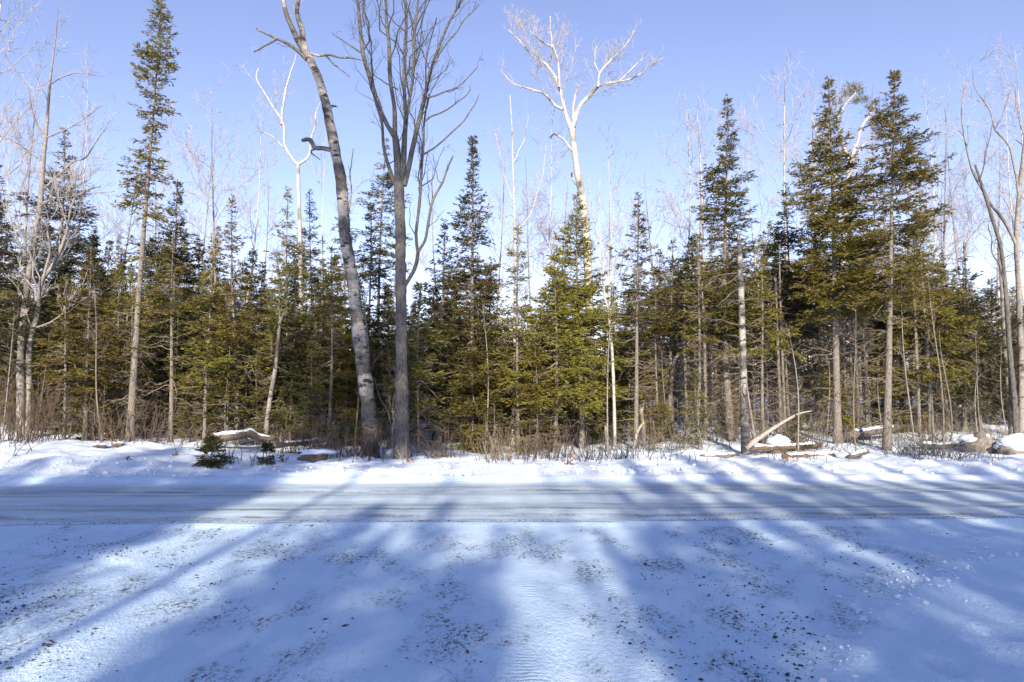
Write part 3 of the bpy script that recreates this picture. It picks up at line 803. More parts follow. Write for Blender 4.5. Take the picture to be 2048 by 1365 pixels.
bare_tree('twin_trunk_birch_tree', [
    [(42, 885, 16.0), (42, 705, 13.6), (49, 631, 12.4), (53, 585, 11.6), (63, 515, 11.2), (70, 480, 10.4), (81, 404, 9.6), (86, 334, 8.8), (91, 281, 7.2), (95, 239, 6.0), (98, 193, 4.8), (102, 151, 4.0), (112, 70, 2.4), (116, 25, 1.2)],
    [(56, 880, 11.2), (60, 698, 10.1), (74, 628, 9.4), (83, 557, 8.6), (105, 533, 6.8), (132, 470, 5.2), (150, 395, 3.8), (200, 373, 1.9)],
    [(88, 555, 5.2), (98, 500, 4.5), (95, 450, 3.0), (104, 400, 2.2), (110, 350, 1.5)],
    [(91, 281, 4.5), (67, 229, 3.9), (53, 176, 3.0), (32, 137, 2.2), (10, 105, 1.5)],
    [(88, 378, 4.5), (141, 323, 3.4), (169, 313, 3.0), (225, 239, 1.5)],
    [(101, 169, 2.7), (148, 148, 2.2), (207, 152, 1.1)],
    [(84, 325, 3.8), (40, 290, 2.6), (-10, 268, 1.5)],
    [(94, 275, 3.0), (150, 250, 2.2), (205, 212, 1.5)],
    [(80, 410, 3.0), (130, 395, 2.2), (230, 380, 1.5)],
    [(98, 210, 2.2), (80, 170, 1.8), (70, 130, 1.1)],
], 21.5, 15, 'bark_birch', 'twig_pale', 'pale twin trunk birch with wide bare crown beside the dark spruce', tw=.005, gens=((2.0, .36, .7, .25), (3.0, .45, .65, .2), (3.5, .48, .6, .15)))

bare_tree('forked_birch_tree', [
    [(2044, 895, 12.0), (2042, 705, 10.8), (2038, 603, 10.0), (2033, 480, 9.2), (2038, 387, 8.0), (2044, 334, 7.2), (2055, 230, 5.6), (2062, 120, 3.2)],
    [(2032, 490, 6.2), (2005, 440, 5.9), (1985, 415, 5.5), (1971, 387, 5.5), (1947, 334, 4.7), (1929, 267, 3.1), (1926, 205, 2.3), (1935, 150, 1.2)],
    [(2036, 385, 4.7), (2021, 299, 3.9), (1992, 260, 3.5), (1982, 225, 2.7), (1950, 176, 2.0), (1943, 130, 1.2)],
    [(2050, 280, 3.1), (2036, 220, 2.3), (2030, 160, 1.6)],
    [(1990, 262, 2.3), (2010, 215, 2.0), (2020, 180, 1.2)],
], 22.5, 16, 'bark_birch', 'twig_pale', 'forked pale birch at the end of the row beyond the boulder', tw=.005, gens=((2.0, .34, .65, .25), (3.0, .42, .6, .2), (3.5, .48, .6, .15)))
bare_tree('dark_ash_tree', [
    [(2033, 880, 12), (2027, 780, 10), (2020, 709, 9), (2013, 603, 8), (2002, 500, 7), (1985, 440, 6.5), (1968, 385, 5.5), (1950, 330, 4)],
    [(2008, 560, 3.2), (1985, 500, 2.4), (1978, 450, 1.6)],
    [(1960, 360, 2.4), (1975, 300, 2.0), (1985, 240, 1.2)],
], 20.5, 17, 'bark_maple', 'twig_dark', 'thin dark curved trunk just before the forked birch', gens=((1.6, .35, .65, .2), (2.5, .42, .6, .15)))
bare_tree('thin_pale_birch_tree', [
    [(1026, 880, 6.8), (1029, 700, 6.0), (1030, 560, 5.6), (1029, 440, 4.9), (1026, 340, 3.8), (1024, 260, 2.6), (1020, 190, 1.5)],
    [(1027, 470, 3), (1062, 420, 2.5), (1085, 350, 1.8), (1095, 290, 1.2)],
    [(1026, 400, 3), (1004, 340, 2.2), (990, 270, 1.4)],
    [(1025, 330, 2.5), (1046, 280, 2), (1056, 230, 1.2)],
    [(1029, 520, 2.5), (995, 470, 2), (975, 400, 1.2)],
], 22.0, 18, 'bark_aspen', 'twig_pale', 'thin white birch stem rising before the tall centre spruce', gens=((2.4, .4, .6, .3), (3.2, .45, .6, .2), (3, .45, .6, .2)))
bare_tree('slim_white_birch_tree', [
    [(1230, 900, 6.8), (1228, 800, 6.0), (1224, 700, 5.6), (1216, 620, 5.2), (1209, 590, 4.1), (1205, 520, 3.0), (1198, 440, 2.2), (1200, 360, 1.2)],
    [(1220, 650, 3.5), (1234, 640, 3), (1240, 600, 2), (1250, 540, 1.3)],
    [(1206, 540, 2.5), (1222, 480, 2), (1228, 400, 1.2)],
    [(1203, 500, 2.5), (1185, 430, 1.8), (1178, 360, 1.2)],
], 21.0, 19, 'bark_aspen', 'twig_pale', 'slim crooked white birch between the broad spruce and the spire spruce', gens=((2.4, .4, .6, .3), (3.2, .45, .6, .2), (3, .45, .6, .2)))

# dead standing trunk with bare side branches
def dead_snag(name, path, Y, seed, label, nbr=46, L=1.5, barkm='bark_spruce', top=True, group=None):
    rng = np.random.RandomState(seed)
    P, R = px_path(path, Y); foot = P[0]; z0 = tz(foot[0], foot[1]); off = np.array([foot[0], foot[1], z0])
    root = empty(name, off); P = P - off; P[0, 2] = -.25
    Q, RR = resample(P, R, 18)
    b = MB(); b.tubes(Q, RR, 10); b.build('trunk', barkm, root, True)
    if nbr:
        t = rng.uniform(.15, .99, nbr); tp, td = interp(np.repeat(Q[None], nbr, 0), t)
        a = rng.rand(nbr) * 6.28; el = rng.normal(-.1, .2, nbr)
        d = np.stack([np.cos(a) * np.cos(el), np.sin(a) * np.cos(el), np.sin(el)], 1)
        Ls = L * rng.uniform(.2, 1.1, nbr)
        C = curves(tp, d, Ls, rng, 7, rng.uniform(-.3, .05, nbr), .3); CR = (.010 + .006 * rng.rand(nbr))[:, None] * np.linspace(1, .25, 7)[None]
        w = MB(); w.tubes(C, CR, 4)
        C2, R2 = grow(C, CR, 6, .22, .8, -.05, rng, 4); w.tubes(C2, R2, 3)
        tag(w.build('branches', 'dead_twig', root), kind='stuff')
    if top:   # splintered break
        sp = MB(); k = 7; a = rng.rand(k) * 6.28; rr = RR[-1]
        tp = Q[-1][None] + np.stack([np.cos(a) * rr * .6, np.sin(a) * rr * .6, np.full(k, -.05)], 1)
        sp.tubes(curves(tp, np.tile(UP, (k, 1)) + rng.normal(size=(k, 3)) * .1, rng.uniform(.08, .3, k), rng, 3), np.full((k, 1), rr * .35) * np.array([[1, .7, .1]]), 4)
        sp.build('splintered_top', 'pale_wood', root)
    tag(root, label, 'tree', group); return root
dead_snag('dead_spruce_tree', [(1491, 912, 20), (1490, 880, 16), (1487, 760, 14), (1484, 640, 12.5), (1481, 560, 11.5), (1478, 480, 8)], 18.7, 31,
          'bare dead spruce trunk broken off at mid height with drooping dead branches', 44, 1.5, 'bark_poplar')
dead_snag('broken_snag', [(1217, 912, 9), (1214, 890, 8), (1212, 862, 7)], 20, 32, 'short splintered snag standing in the dark brush', 0)
dead_snag('broken_snag', [(1289, 905, 8), (1287, 860, 7), (1283, 825, 6)], 21.2, 33, 'pale broken stump beside the foot of the spire spruce', 4, .4)
dead_snag('leaning_dead_tree', [(1262, 893, 7), (1275, 865, 6), (1288, 845, 4)], 20, 34, 'pale dead stick leaning against the foot of the spire spruce', 0, top=False, barkm='pale_wood')
dead_snag('leaning_dead_tree', [(1335, 905, 9), (1340, 800, 8), (1350, 720, 7), (1385, 690, 4)], 23, 35, 'thin dead tree bent over among the brown twigs', 14, .8, 'bark_spruce')
dead_snag('pale_leaning_birch', [(528, 880, 11), (540, 800, 9), (552, 730, 8), (560, 640, 6)], 20.5, 36, 'pale speckled birch trunk leaning behind the snowy log', 8, .7, 'bark_birch')
dead_snag('mossy_old_trunk', [(1463, 900, 26), (1460, 860, 20), (1455, 790, 16), (1450, 700, 13), (1448, 560, 9)], 22, 37, 'thick brown trunk with flared foot behind the dead spruce', 26, .8, top=False)

# ------------------------------------------------------------------ the spruces of the front rows
SPIRE = ([0, .05, .2, .38, .40, .5, .62, .75, .9, 1], [.9, 1, .55, .35, .85, .62, .92, .95, .55, .05])
CONE = ([0, .12, .35, .7, 1], [.75, 1, .8, .36, .03])
NARROW = ([0, .2, .5, .72, .8, 1], [.9, 1, .75, .34, .14, .03])
TIER = ([0, .1, .22, .3, .45, .55, .7, .82, 1], [.9, 1, .72, .95, .62, .74, .36, .15, .03])
PLUME = ([0, .1, .35, .40, .44, .56, .70, .84, 1], [1, .9, .5, .25, .62, .60, .62, .42, .03])

S = place_spruce
S('spire_spruce_tree', 264, 20.0, (321, -4), 56, 430, 101, 'very tall slender spruce with a plume top and long bare trunk', r0=.155, mat='needles_olive', prof=PLUME, dens=1.15, dead=1.0, gaps=.35, dlen=1.15, wob=.006)
S('spruce_tree', 112, 25, (120, 255), 96, 640, 102, 'dark spruce right behind the twin trunk birch', r0=.14, mat='needles_dark', prof=TIER, dens=.85, gaps=.25)
S('spruce_tree', 352, 24, (356, 362), 92, 760, 103, 'dark conical spruce next to the tall plume topped spruce', r0=.12, mat='needles_dark', prof=TIER, gaps=.2)
S('spruce_tree', 478, 20.8, (470, 398), 62, 700, 104, 'olive spruce with pale ragged trunk left of the snowy log', r0=.11, mat='needles_olive', prof=NARROW, dens=.7, dead=1.8, gaps=.35, dlen=1.0)
S('spruce_tree', 344, 20.3, (352, 470), 70, 640, 105, 'small spruce with straight pale trunk near the tall plume topped spruce', r0=.10, mat='needles_olive', prof=CONE, dens=.6, dead=1.2, gaps=.4)
S('spruce_tree', 622, 32, (622, 382), 40, 600, 106, 'small dark pointed spruce behind the forked white birch', r0=.1, mat='needles_dark', prof=TIER, dens=.7)
S('spruce_tree', 575, 27, (578, 378), 46, 640, 107, 'sparse olive spruce left of the forked white birch', r0=.1, mat='needles_olive', prof=NARROW, dens=.7, gaps=.4)
S('spruce_tree', 752, 27, (776, 282), 62, 560, 108, 'tall ragged spruce standing behind the maple fork', r0=.13, mat='needles_green', prof=TIER, dens=.7, gaps=.35)
S('spruce_tree', 736, 24, (738, 416), 66, 760, 109, 'dark low spruce between leaning poplar and maple', r0=.11, mat='needles_dark', prof=CONE, dens=.8)
S('spruce_tree', 690, 29, (694, 352), 34, 620, 110, 'narrow olive spruce half hidden behind the leaning poplar', r0=.1, mat='needles_olive', prof=NARROW, dens=.7)
S('spruce_tree', 944, 21, (944, 276), 84, 800, 111, 'tall pointed dark green spruce right of the maple', r0=.13, mat='needles_green', prof=([0, .15, .4, .6, .74, .8, 1], [.9, 1, .72, .55, .30, .14, .02]), dens=1.25, wob=.006)
S('spruce_tree', 1036, 20, (1036, 455), 62, 800, 112, 'olive spruce with low green boughs behind the thin white birch', r0=.09, mat='needles_bright', prof=CONE, dens=.85, wob=.008)
S('spruce_tree', 1110, 20, (1108, 508), 88, 810, 113, 'bushy green spruce left half of the bright pair', r0=.10, mat='needles_bright', prof=CONE, dens=1.25)
S('spruce_tree', 1163, 21.5, (1158, 392), 104, 800, 114, 'broad bright green spruce standing in front of the white aspen', r0=.12, mat='needles_bright', prof=([0, .12, .35, .6, .75, 1], [.85, 1, .85, .55, .34, .03]), dens=1.3)
S('spruce_tree', 1270, 20.2, (1279, 392), 52, 660, 115, 'slim spire spruce with blue green top and bare pale trunk', r0=.10, mat='needles_green', prof=TIER, dens=.8, dead=1.5, wob=.006)
S('spruce_tree', 1342, 23.5, (1345, 488), 74, 700, 116, 'brownish dark spruce left of the dead trunk', r0=.11, mat='needles_dark', prof=CONE, dens=.8, dead=1.6, gaps=.3)
S('spruce_tree', 1444, 22.5, (1454, 196), 100, 660, 117, 'tall tiered spruce with thin bare spire behind the dead trunk', r0=.15, mat='needles_green', prof=([0, .12, .3, .42, .46, .6, .68, .72, .8, .88, 1], [1, .95, .8, .45, .66, .5, .3, .12, .24, .12, .02]), dens=1.1, dead=1.4, wob=.006)
S('spruce_tree', 1392, 20.5, (1398, 470), 44, 700, 118, 'thin brown spruce just left of the tiered spruce', r0=.08, mat='needles_olive', prof=NARROW, dens=.6, dead=2.0)
S('spruce_tree', 1572, 24.5, (1572, 372), 70, 660, 119, 'ragged dark spruce between dead trunk and the tall olive spruce', r0=.11, mat='needles_dark', prof=TIER, dens=.8)
S('spruce_tree', 1672, 20.6, (1656, 160), 88, 640, 120, 'tall dense olive spruce with grey trunk behind the brown logs', r0=.165, mat='needles_olive', prof=([0, .1, .35, .5, .62, .72, .82, .9, 1], [.8, 1, .9, .82, .62, .42, .24, .12, .03]), dens=1.3, dead=1.3, wob=.006)
S('spruce_tree', 1768, 19.3, (1790, 146), 84, 600, 121, 'tallest tiered spruce with tilted dark trunk by the brush', r0=.145, mat='needles_olive', prof=([0, .1, .2, .3, .42, .5, .62, .74, .84, .9, 1], [.9, 1, .75, .95, .72, .85, .62, .58, .30, .12, .03]), dens=1.35, dead=1.2, gaps=.25, wob=.006)
S('spruce_tree', 1858, 22.5, (1846, 385), 92, 770, 122, 'wide olive spruce right of the tallest tiered spruce', r0=.12, mat='needles_olive', prof=CONE, dens=.9)
S('spruce_tree', 1925, 23.5, (1921, 520), 98, 815, 123, 'low dark spruce with drooping boughs before the birches', r0=.11, mat='needles_dark', prof=CONE, dens=1.0, droop=.12)
S('spruce_tree', -20, 21, (-8, 330), 95, 720, 124, 'dark spruce reaching in from the edge beside the twin birch', r0=.13, mat='needles_dark', prof=CONE, dens=.9)
S('spruce_tree', 175, 19.8, (182, 500), 74, 800, 125, 'young olive spruce with green skirts in front of the twin birch', r0=.09, mat='needles_olive', prof=CONE, dens=.8, dead=1.4)
S('spruce_tree', 132, 19.4, (138, 560), 70, 800, 126, 'slight olive spruce near the red stemmed brush', r0=.07, mat='needles_olive', prof=CONE, dens=.7, dead=1.6)
S('spruce_tree', 412, 20.4, (424, 500), 62, 790, 127, 'yellow green young spruce behind the snowy log end', r0=.08, mat='needles_olive', prof=CONE, dens=.75, dead=1.5)
S('spruce_tree', 660, 21.5, (664, 500), 76, 770, 128, 'mid sized olive spruce left of the leaning poplar foot', r0=.09, mat='needles_olive', prof=CONE, dens=.75)
S('spruce_tree', 880, 23, (886, 448), 78, 800, 129, 'dark spruce just right of the maple trunk', r0=.11, mat='needles_dark', prof=CONE, dens=.95)
S('spruce_tree', 980, 22, (985, 520), 70, 800, 130, 'green spruce beside the tall pointed spruce', r0=.09, mat='needles_bright', prof=CONE, dens=.9)
S('spruce_tree', 1524, 21, (1520, 520), 66, 720, 131, 'small brown twigged spruce right of the dead trunk', r0=.08, mat='needles_olive', prof=CONE, dens=.55, dead=2.2)
S('spruce_tree', 560, 22, (556, 520), 70, 780, 132, 'twiggy olive spruce behind the leaning pale birch', r0=.09, mat='needles_olive', prof=CONE, dens=.6, dead=2.2)
S('spruce_tree', 1985, 26, (1980, 560), 90, 830, 133, 'dark spruce between the dark curved trunk and low drooping spruce', r0=.11, mat='needles_dark', prof=CONE, dens=.9)

# crooked pine behind the tall olive spruce: pale limbs ending in needle clumps
def pine():
    rng = np.random.RandomState(61); Y = 27.0
    r = bare_tree('crooked_pine_tree', [
        [(1682, 880, 15), (1684, 600, 13), (1690, 430, 11), (1700, 330, 9), (1712, 290, 7)],
        [(1702, 330, 7), (1672, 250, 5), (1690, 215, 4), (1712, 185, 3)],
        [(1710, 295, 6), (1728, 250, 5), (1740, 225, 4), (1750, 205, 3)],
        [(1700, 335, 5), (1720, 300, 4), (1735, 280, 3), (1760, 275, 2)],
        [(1690, 400, 5), (1660, 330, 4), (1640, 280, 3), (1622, 230, 2)],
    ], Y, 62, 'bark_aspen', 'twig_pale', 'crooked pine with pale limbs and needle clumps behind two tall spruces', gens=((2.2, .4, .6, .3), (3, .45, .6, .2)))
    off = np.array(r.location); m = MB()
    for (a, b_, w, n) in ((1702, 176, 14, 260), (1715, 184, 13, 220), (1692, 190, 11, 160), (1727, 200, 10, 140), (1750, 205, 9, 140), (1738, 214, 8, 90), (1712, 202, 9, 120), (1680, 205, 9, 90), (1762, 274, 12, 200), (1645, 288, 9, 120)):
        c = at(a, b_, Y) - off; s = w * Y / F
        p = c + rng.normal(size=(n, 3)) * s * np.array([.5, .5, .32])
        d = unit(rng.normal(size=(n, 3)) + UP * .5)
        m.shoots(p, d, rng.uniform(.1, .2, n), rng.uniform(.014, .028, n), rng)
    m.build('crown', 'needles_olive', r)
pine()

# ------------------------------------------------------------------ the woods behind: kinds built once, copied one by one
KIND = [
    spruce('woodland_spruce_tree', 10, 1.45, 2.4, 201, r0=.10, mat='needles_green', prof=CONE, dens=1.15, dead=1.3, shoot=1.6),
    spruce('woodland_spruce_tree', 10, 1.15, 3.0, 202, r0=.09, mat='needles_dark', prof=TIER, dens=1.15, dead=1.3, shoot=1.6, gaps=.3),
    spruce('woodland_spruce_tree', 10, 1.6, 1.8, 203, r0=.10, mat='needles_olive', prof=CONE, dens=1.1, dead=1.4, shoot=1.6),
    spruce('woodland_spruce_tree', 10, 1.0, 3.6, 204, r0=.085, mat='needles_olive', prof=NARROW, dens=1.1, dead=1.6, shoot=1.6, gaps=.35),
    spruce('woodland_spruce_tree', 10, 1.4, 3.2, 205, r0=.10, mat='needles_dark', prof=CONE, dens=1.15, dead=1.6, shoot=1.6),
]
TALL = [
    spruce('woodland_spruce_tree', 10, 1.25, 5.6, 206, r0=.10, mat='needles_dark', prof=CONE, dens=1.15, dead=3.8, shoot=1.6, dlen=1.0),
    spruce('woodland_spruce_tree', 10, 1.05, 6.2, 207, r0=.085, mat='needles_olive', prof=TIER, dens=1.1, dead=3.8, shoot=1.6, gaps=.3, dlen=1.1),
]
BARE = [
    generic_bare('woodland_birch_tree', 12, 301, 'bark_aspen', 'twig_pale', .052, .34, .35),
    generic_bare('woodland_birch_tree', 12, 302, 'bark_birch', 'twig_pale', .058, .42, .4),
    generic_bare('woodland_birch_tree', 12, 303, 'bark_birch', 'twig_pale', .046, .30, .3),
    generic_bare('woodland_birch_tree', 12, 304, 'bark_aspen', 'twig_pale', .065, .46, .45),
]
STEM = [generic_bare('bare_sapling', 5, 401, 'bark_spruce', 'dead_twig', .022, .28, .2, per=2.4),
        generic_bare('bare_sapling', 5, 402, 'bark_birch', 'dead_twig', .026, .34, .25, per=2.4)]
FIRST = {}
def spot(src, px, Y, H0, H, rot, wide, label, cat, group, lean=0.0):
    x = xat(px, Y); s = H / H0
    loc = (x, Y, tz(x, Y) - .05)
    if src.name not in FIRST:
        FIRST[src.name] = 1; r = src
        r.location = loc; r.scale = (s * wide, s * wide, s); tag(r, label, cat, group)
    else:
        r = copy_tree(src, loc, rot, (s * wide, s * wide, s), label, cat, group)
    r.rotation_euler = (lean * .5, lean, rot)
    return r

MARKS = [(-200, 'twin birch'), (150, 'plume topped spruce'), (330, 'snowy log'), (560, 'leaning poplar'), (740, 'maple'), (850, 'tall pointed spruce'), (1040, 'white aspen'), (1230, 'spire spruce'),
         (1390, 'dead trunk'), (1560, 'tall olive spruce'), (1730, 'tallest tiered spruce'), (1860, 'low drooping spruce'), (1980, 'forked birch')]
def zone(px):
    return [n for (a, n) in MARKS if px >= a][-1] if px >= -200 else 'twin birch'

rng = np.random.RandomState(77)
SKY_X = [-300, 0, 120, 250, 400, 520, 640, 730, 860, 960, 1080, 1200, 1300, 1420, 1560, 1700, 1850, 1940, 2050, 2350]
SKY_Y = [470, 480, 500, 520, 500, 520, 540, 600, 590, 560, 620, 640, 560, 500, 500, 480, 500, 620, 640, 560]
n_sp = 0
for band, (ya, yb, cnt, pad) in enumerate(((20.8, 26, 40, 60), (26, 36, 76, 120), (36, 52, 74, 150), (52, 85, 76, 180))):
    for k in range(cnt):
        Y = rng.uniform(ya, yb)
        px = -pad + (2048 + 2 * pad) * (k + rng.rand()) / cnt
        top = np.interp(px, SKY_X, SKY_Y) + rng.uniform(-35, 110) + (30 if band == 3 else 0)
        H = zat(top, Y) - .3
        src = KIND[rng.randint(len(KIND))]
        if (px > 1300 and rng.rand() < .85 and band < 3) or (600 < px < 920 and rng.rand() < .4): src = TALL[rng.randint(2)]
        w = np.clip(10 / H, .8, 1.5) * rng.uniform(.8, 1.15) * (.9 if band < 2 else 1.1)
        z = zone(px)
        where = ('close behind the front row', 'in the second row', 'deeper in the woods', 'far back in the woods')[band]
        spot(src, px, Y, 10, H, rng.uniform(0, 6.28), w, 'spruce %s by the %s' % (where, z), 'tree', 'spruces %s by the %s' % (where, z), rng.normal() * .02)
        n_sp += 1
for (px, Y, top, kind, w) in ((60, 30, 130, 1, 1), (135, 28, 170, 0, .9), (-40, 24, -60, 3, .9), (395, 30, 260, 2, .9), (430, 34, 200, 1, 1.1), (470, 30, 260, 0, .9), (520, 36, 330, 2, 1), (660, 36, 300, 0, .9), (880, 32, 330, 2, .9),
                              (985, 34, 300, 1, 1), (1068, 28, 230, 0, .8), (1085, 33, 330, 2, 1), (1135, 36, 360, 1, 1), (1205, 30, 300, 0, .9), (1240, 36, 380, 2, 1), (1320, 32, 360, 1, .9), (1362, 29, 262, 0, 1.05),
                              (1412, 27, 232, 3, .8), (1395, 36, 300, 2, 1), (1545, 30, 310, 0, .8), (1602, 27, 172, 3, .9), (1640, 31, 170, 1, .9), (1735, 34, 230, 2, 1), (1868, 29, 240, 0, .9), (1895, 34, 262, 1, 1),
                              (1960, 33, 260, 2, 1), (2000, 38, 330, 1, 1.1), (2040, 30, 150, 3, .9), (2080, 34, 260, 0, 1), (1915, 42, 380, 1, 1), (240, 34, 330, 1, 1), (300, 38, 300, 2, 1), (20, 38, 330, 0, 1.1)):
    H = zat(top, Y); z = zone(px)
    spot(BARE[kind], px, Y, 12, H, rng.uniform(0, 6.28), w * 12 / H * 1.05, 'pale leafless birch rising behind the %s' % z, 'tree', 'leafless birches behind the %s' % z, rng.normal() * .02)
# far belt of bare trees that closes the woods towards the horizon
for k in range(46):
    px = -150 + 2350 * (k + rng.rand()) / 46; Y = rng.uniform(60, 100)
    H = zat(np.interp(px, SKY_X, SKY_Y) + rng.uniform(-40, 120), Y)
    spot(BARE[rng.randint(4)], px, Y, 12, H, rng.uniform(0, 6.28), 1.1, 'distant leafless tree beyond the %s' % zone(px), 'tree', 'distant leafless trees beyond the %s' % zone(px))
for k in range(64):
    px = -40 + 2130 * (k + rng.rand()) / 64; Y = rng.uniform(18.4, 27)
    H = rng.uniform(1.8, 5.5); s = STEM[rng.randint(2)]
    spot(s, px, Y, 5, H, rng.uniform(0, 6.28), rng.uniform(.7, 1.1) * (5 / H) ** .5, 'thin bare sapling among the trunks near the %s' % zone(px), 'sapling', 'thin saplings near the %s' % zone(px), rng.normal() * .05)

# the far-off wood that closes the view: one mass
def distant_woods():
    rng = np.random.RandomState(9); n = 620
    Y = rng.uniform(78, 150, n); X = Y * rng.uniform(-1.0, 1.0, n); H = rng.uniform(5, 13, n) * Y / 110
    Z = np.zeros(n); m = MB()
    P = np.stack([np.stack([X, Y, Z - .3], 1), np.stack([X, Y, H], 1)], 1); m.tubes(P, np.full((n, 2), .12), 3)
    k = 65; i = np.repeat(np.arange(n), k); u = rng.rand(len(i)) ** 1.2; a = rng.rand(len(i)) * 6.28; r = rng.rand(len(i)) ** .5 * 2.0 * (1.03 - u)
    p = np.stack([X[i] + np.cos(a) * r, Y[i] + np.sin(a) * r, H[i] * (.04 + .96 * u)], 1)
    d = unit(np.stack([np.cos(a), np.sin(a), rng.normal(size=len(i)) * .3], 1))
    m.shoots(p, d, rng.uniform(.5, 1.2, len(i)), rng.uniform(.2, .5, len(i)), rng)
    tag(m.build('distant_woods', 'needles_dark'), 'far off mass of dark conifers closing the woods', 'woods', kind='stuff')
distant_woods()

POLE = [dead_snag('thin_dead_spruce', [(1024, 800 + 1365 * 1.4 / 20, 7), (1026, 650, 6), (1024, 500, 3)], 20, 40 + j, 'x', 40, .9) for j in range(2)]
for o in POLE: KIDS[o.name] = list(o.children)
for k in range(64):
    px = 1290 + 760 * (k + rng.rand()) / 64; Y = rng.uniform(20.5, 34); x = xat(px, Y); src = POLE[k % 2]
    lab, grp = 'thin dead spruce pole among the trunks near the %s' % zone(px), 'dead poles near the %s' % zone(px)
    sc = (rng.uniform(.8, 1.3),) * 2 + (rng.uniform(.6, 1.15),)
    if k < 2: src.location = (x, Y, tz(x, Y)); src.scale = sc; tag(src, lab, 'tree', grp)
    else: copy_tree(src, (x, Y, tz(x, Y)), rng.uniform(0, 6.28), sc, lab, 'tree', grp)

# young firs under the trees
EDGE = [spruce('undergrowth_spruce', 5, 1.05, .5, 521, r0=.05, mat='needles_olive', prof=CONE, dens=1.2, dead=3.0, shoot=1.25, gaps=.35, dlen=1.1),
        spruce('undergrowth_spruce', 5, .95, 1.0, 522, r0=.045, mat='needles_green', prof=TIER, dens=1.15, dead=4.0, shoot=1.25, gaps=.35, dlen=1.1),
        spruce('undergrowth_spruce', 5, .8, 1.9, 523, r0=.05, mat='needles_olive', prof=CONE, dens=.7, dead=5.0, shoot=1.25, gaps=.4, dlen=1.5)]
for k in range(84):
    px = -20 + 2090 * (k + rng.rand()) / 84; Y = rng.uniform(19.6, 27) if k % 3 else rng.uniform(24, 33)
    H = rng.uniform(2.6, 6.2)
    if px > 1300 and Y < 26.5: continue
    if 1180 < px < 1260: H *= .7
    spot(EDGE[rng.randint(3)], px, Y, 5, H, rng.uniform(0, 6.28), rng.uniform(.8, 1.2) * (5 / H) ** .4, 'low twiggy spruce filling the forest edge near the %s' % zone(px), 'tree', 'low spruces near the %s' % zone(px), rng.normal() * .03)
FIR = [spruce('young_fir', 2.0, .55, .12, 501, r0=.022, mat='needles_olive', prof=CONE, dens=1.6, dead=0, shoot=.9),
       spruce('young_fir', 2.0, .62, .25, 502, r0=.02, mat='needles_green', prof=CONE, dens=1.2, dead=1.5, shoot=.9, gaps=.4)]
for k in range(70):
    px = 20 + 2010 * (k + rng.rand()) / 70; Y = rng.uniform(19.4, 30)
    if (600 < px < 900 and Y < 23) or (px > 1300 and rng.rand() < .7): continue
    H = rng.uniform(1.0, 3.2) + .12 * (Y - 19)
    spot(FIR[rng.randint(2)], px, Y, 2, H, rng.uniform(0, 6.28), rng.uniform(.8, 1.2), 'young fir growing under the trees near the %s' % zone(px), 'sapling', 'young firs near the %s' % zone(px), rng.normal() * .04)

# ------------------------------------------------------------------ things along the forest edge
def snow_cap_strip(b, P, w, h, rng, n=8):
    """A rounded ribbon of snow lying on a path."""
    T = unit(np.gradient(P, axis=0)); S_ = unit(np.cross(T, UP))
    a = np.linspace(0, math.pi, n)
    prof = np.stack([np.cos(a), np.sin(a)], 1)
    m = len(P); s = np.linspace(0, 1, m)
    ww = w * (.75 + .5 * vnoise(s * 6, s * 0, rng.randint(99))) * np.clip(np.minimum(s, 1 - s) * 14, .15, 1)
    hh = h * (.6 + .8 * vnoise(s * 5, s * 0 + 3, rng.randint(99))) * np.clip(np.minimum(s, 1 - s) * 10, .1, 1)
    V = P[:, None] + S_[:, None] * (prof[None, :, 0] * ww[:, None])[:, :, None] + UP * (prof[None, :, 1] * hh[:, None])[:, :, None]
    i = np.arange(m - 1)[:, None] * n + np.arange(n - 1)[None]
    b.add(V.reshape(-1, 3), np.stack([i, i + 1, i + n + 1, i + n], -1).reshape(-1, 4))

def log(name, pts, Y, label, seed, mat='log_wood', snow=.8, cat='log', stubs=3, endmat=None):
    rng = np.random.RandomState(seed)
    P, R = px_path([(a, b_, w) for (a, b_, w, *_) in pts], Y)
    for i, q in enumerate(pts):
        if len(q) > 3: P[i] = at(q[0], q[1], q[3]); R[i] = q[2] * .5 * q[3] / F
    Q, RR = resample(P, R, 22)
    Q += rng.normal(size=Q.shape) * RR.mean() * .06
    off = np.array([Q[0, 0], Q[0, 1], tz(Q[0, 0], Q[0, 1])])
    root = empty(name, off); Q = Q - off
    b = MB(); V = b.tubes(Q, RR * (1 + .08 * rng.normal(size=22)), 10); b.build('trunk', mat, root, True)
    # end face
    e = MB(); d = unit(Q[0] - Q[1]); e.tubes(np.array([Q[0] - d * .005, Q[0] + d * .012]), np.array([RR[0] * .97, RR[0] * .9]), 10); e.build('broken_end', endmat or 'log_wood', root)
    if stubs:
        t = rng.uniform(.15, .95, stubs); tp, td = interp(np.repeat(Q[None], stubs, 0), t)
        sd = unit(np.cross(td, rng.normal(size=(stubs, 3))) + UP * .6)
        st = MB(); st.tubes(curves(tp, sd, rng.uniform(.15, .6, stubs), rng, 5, 0, .3), np.full((stubs, 1), .012) * np.linspace(1, .4, 5)[None], 4)
        st.build('stub_branches', 'dead_twig', root)
    if snow:
        s = MB(); a, c = (1, 21); snow_cap_strip(s, Q[a:c] + UP * (RR[a:c] * .55)[:, None], RR.mean() * .85, RR.mean() * .45 + .035 * snow, rng); s.build('snow_cap', 'snow', root, True)
    tag(root, label, cat); return root
log('fallen_log', [(410, 893, 20, 18.6), (428, 878, 20, 18.8), (470, 872, 18, 19.1), (495, 867, 17, 19.4), (520, 876, 14, 19.8), (550, 876, 12, 20.2)], 19, 'arched snow covered log beside the small dark fir', 71, endmat='pale_wood')
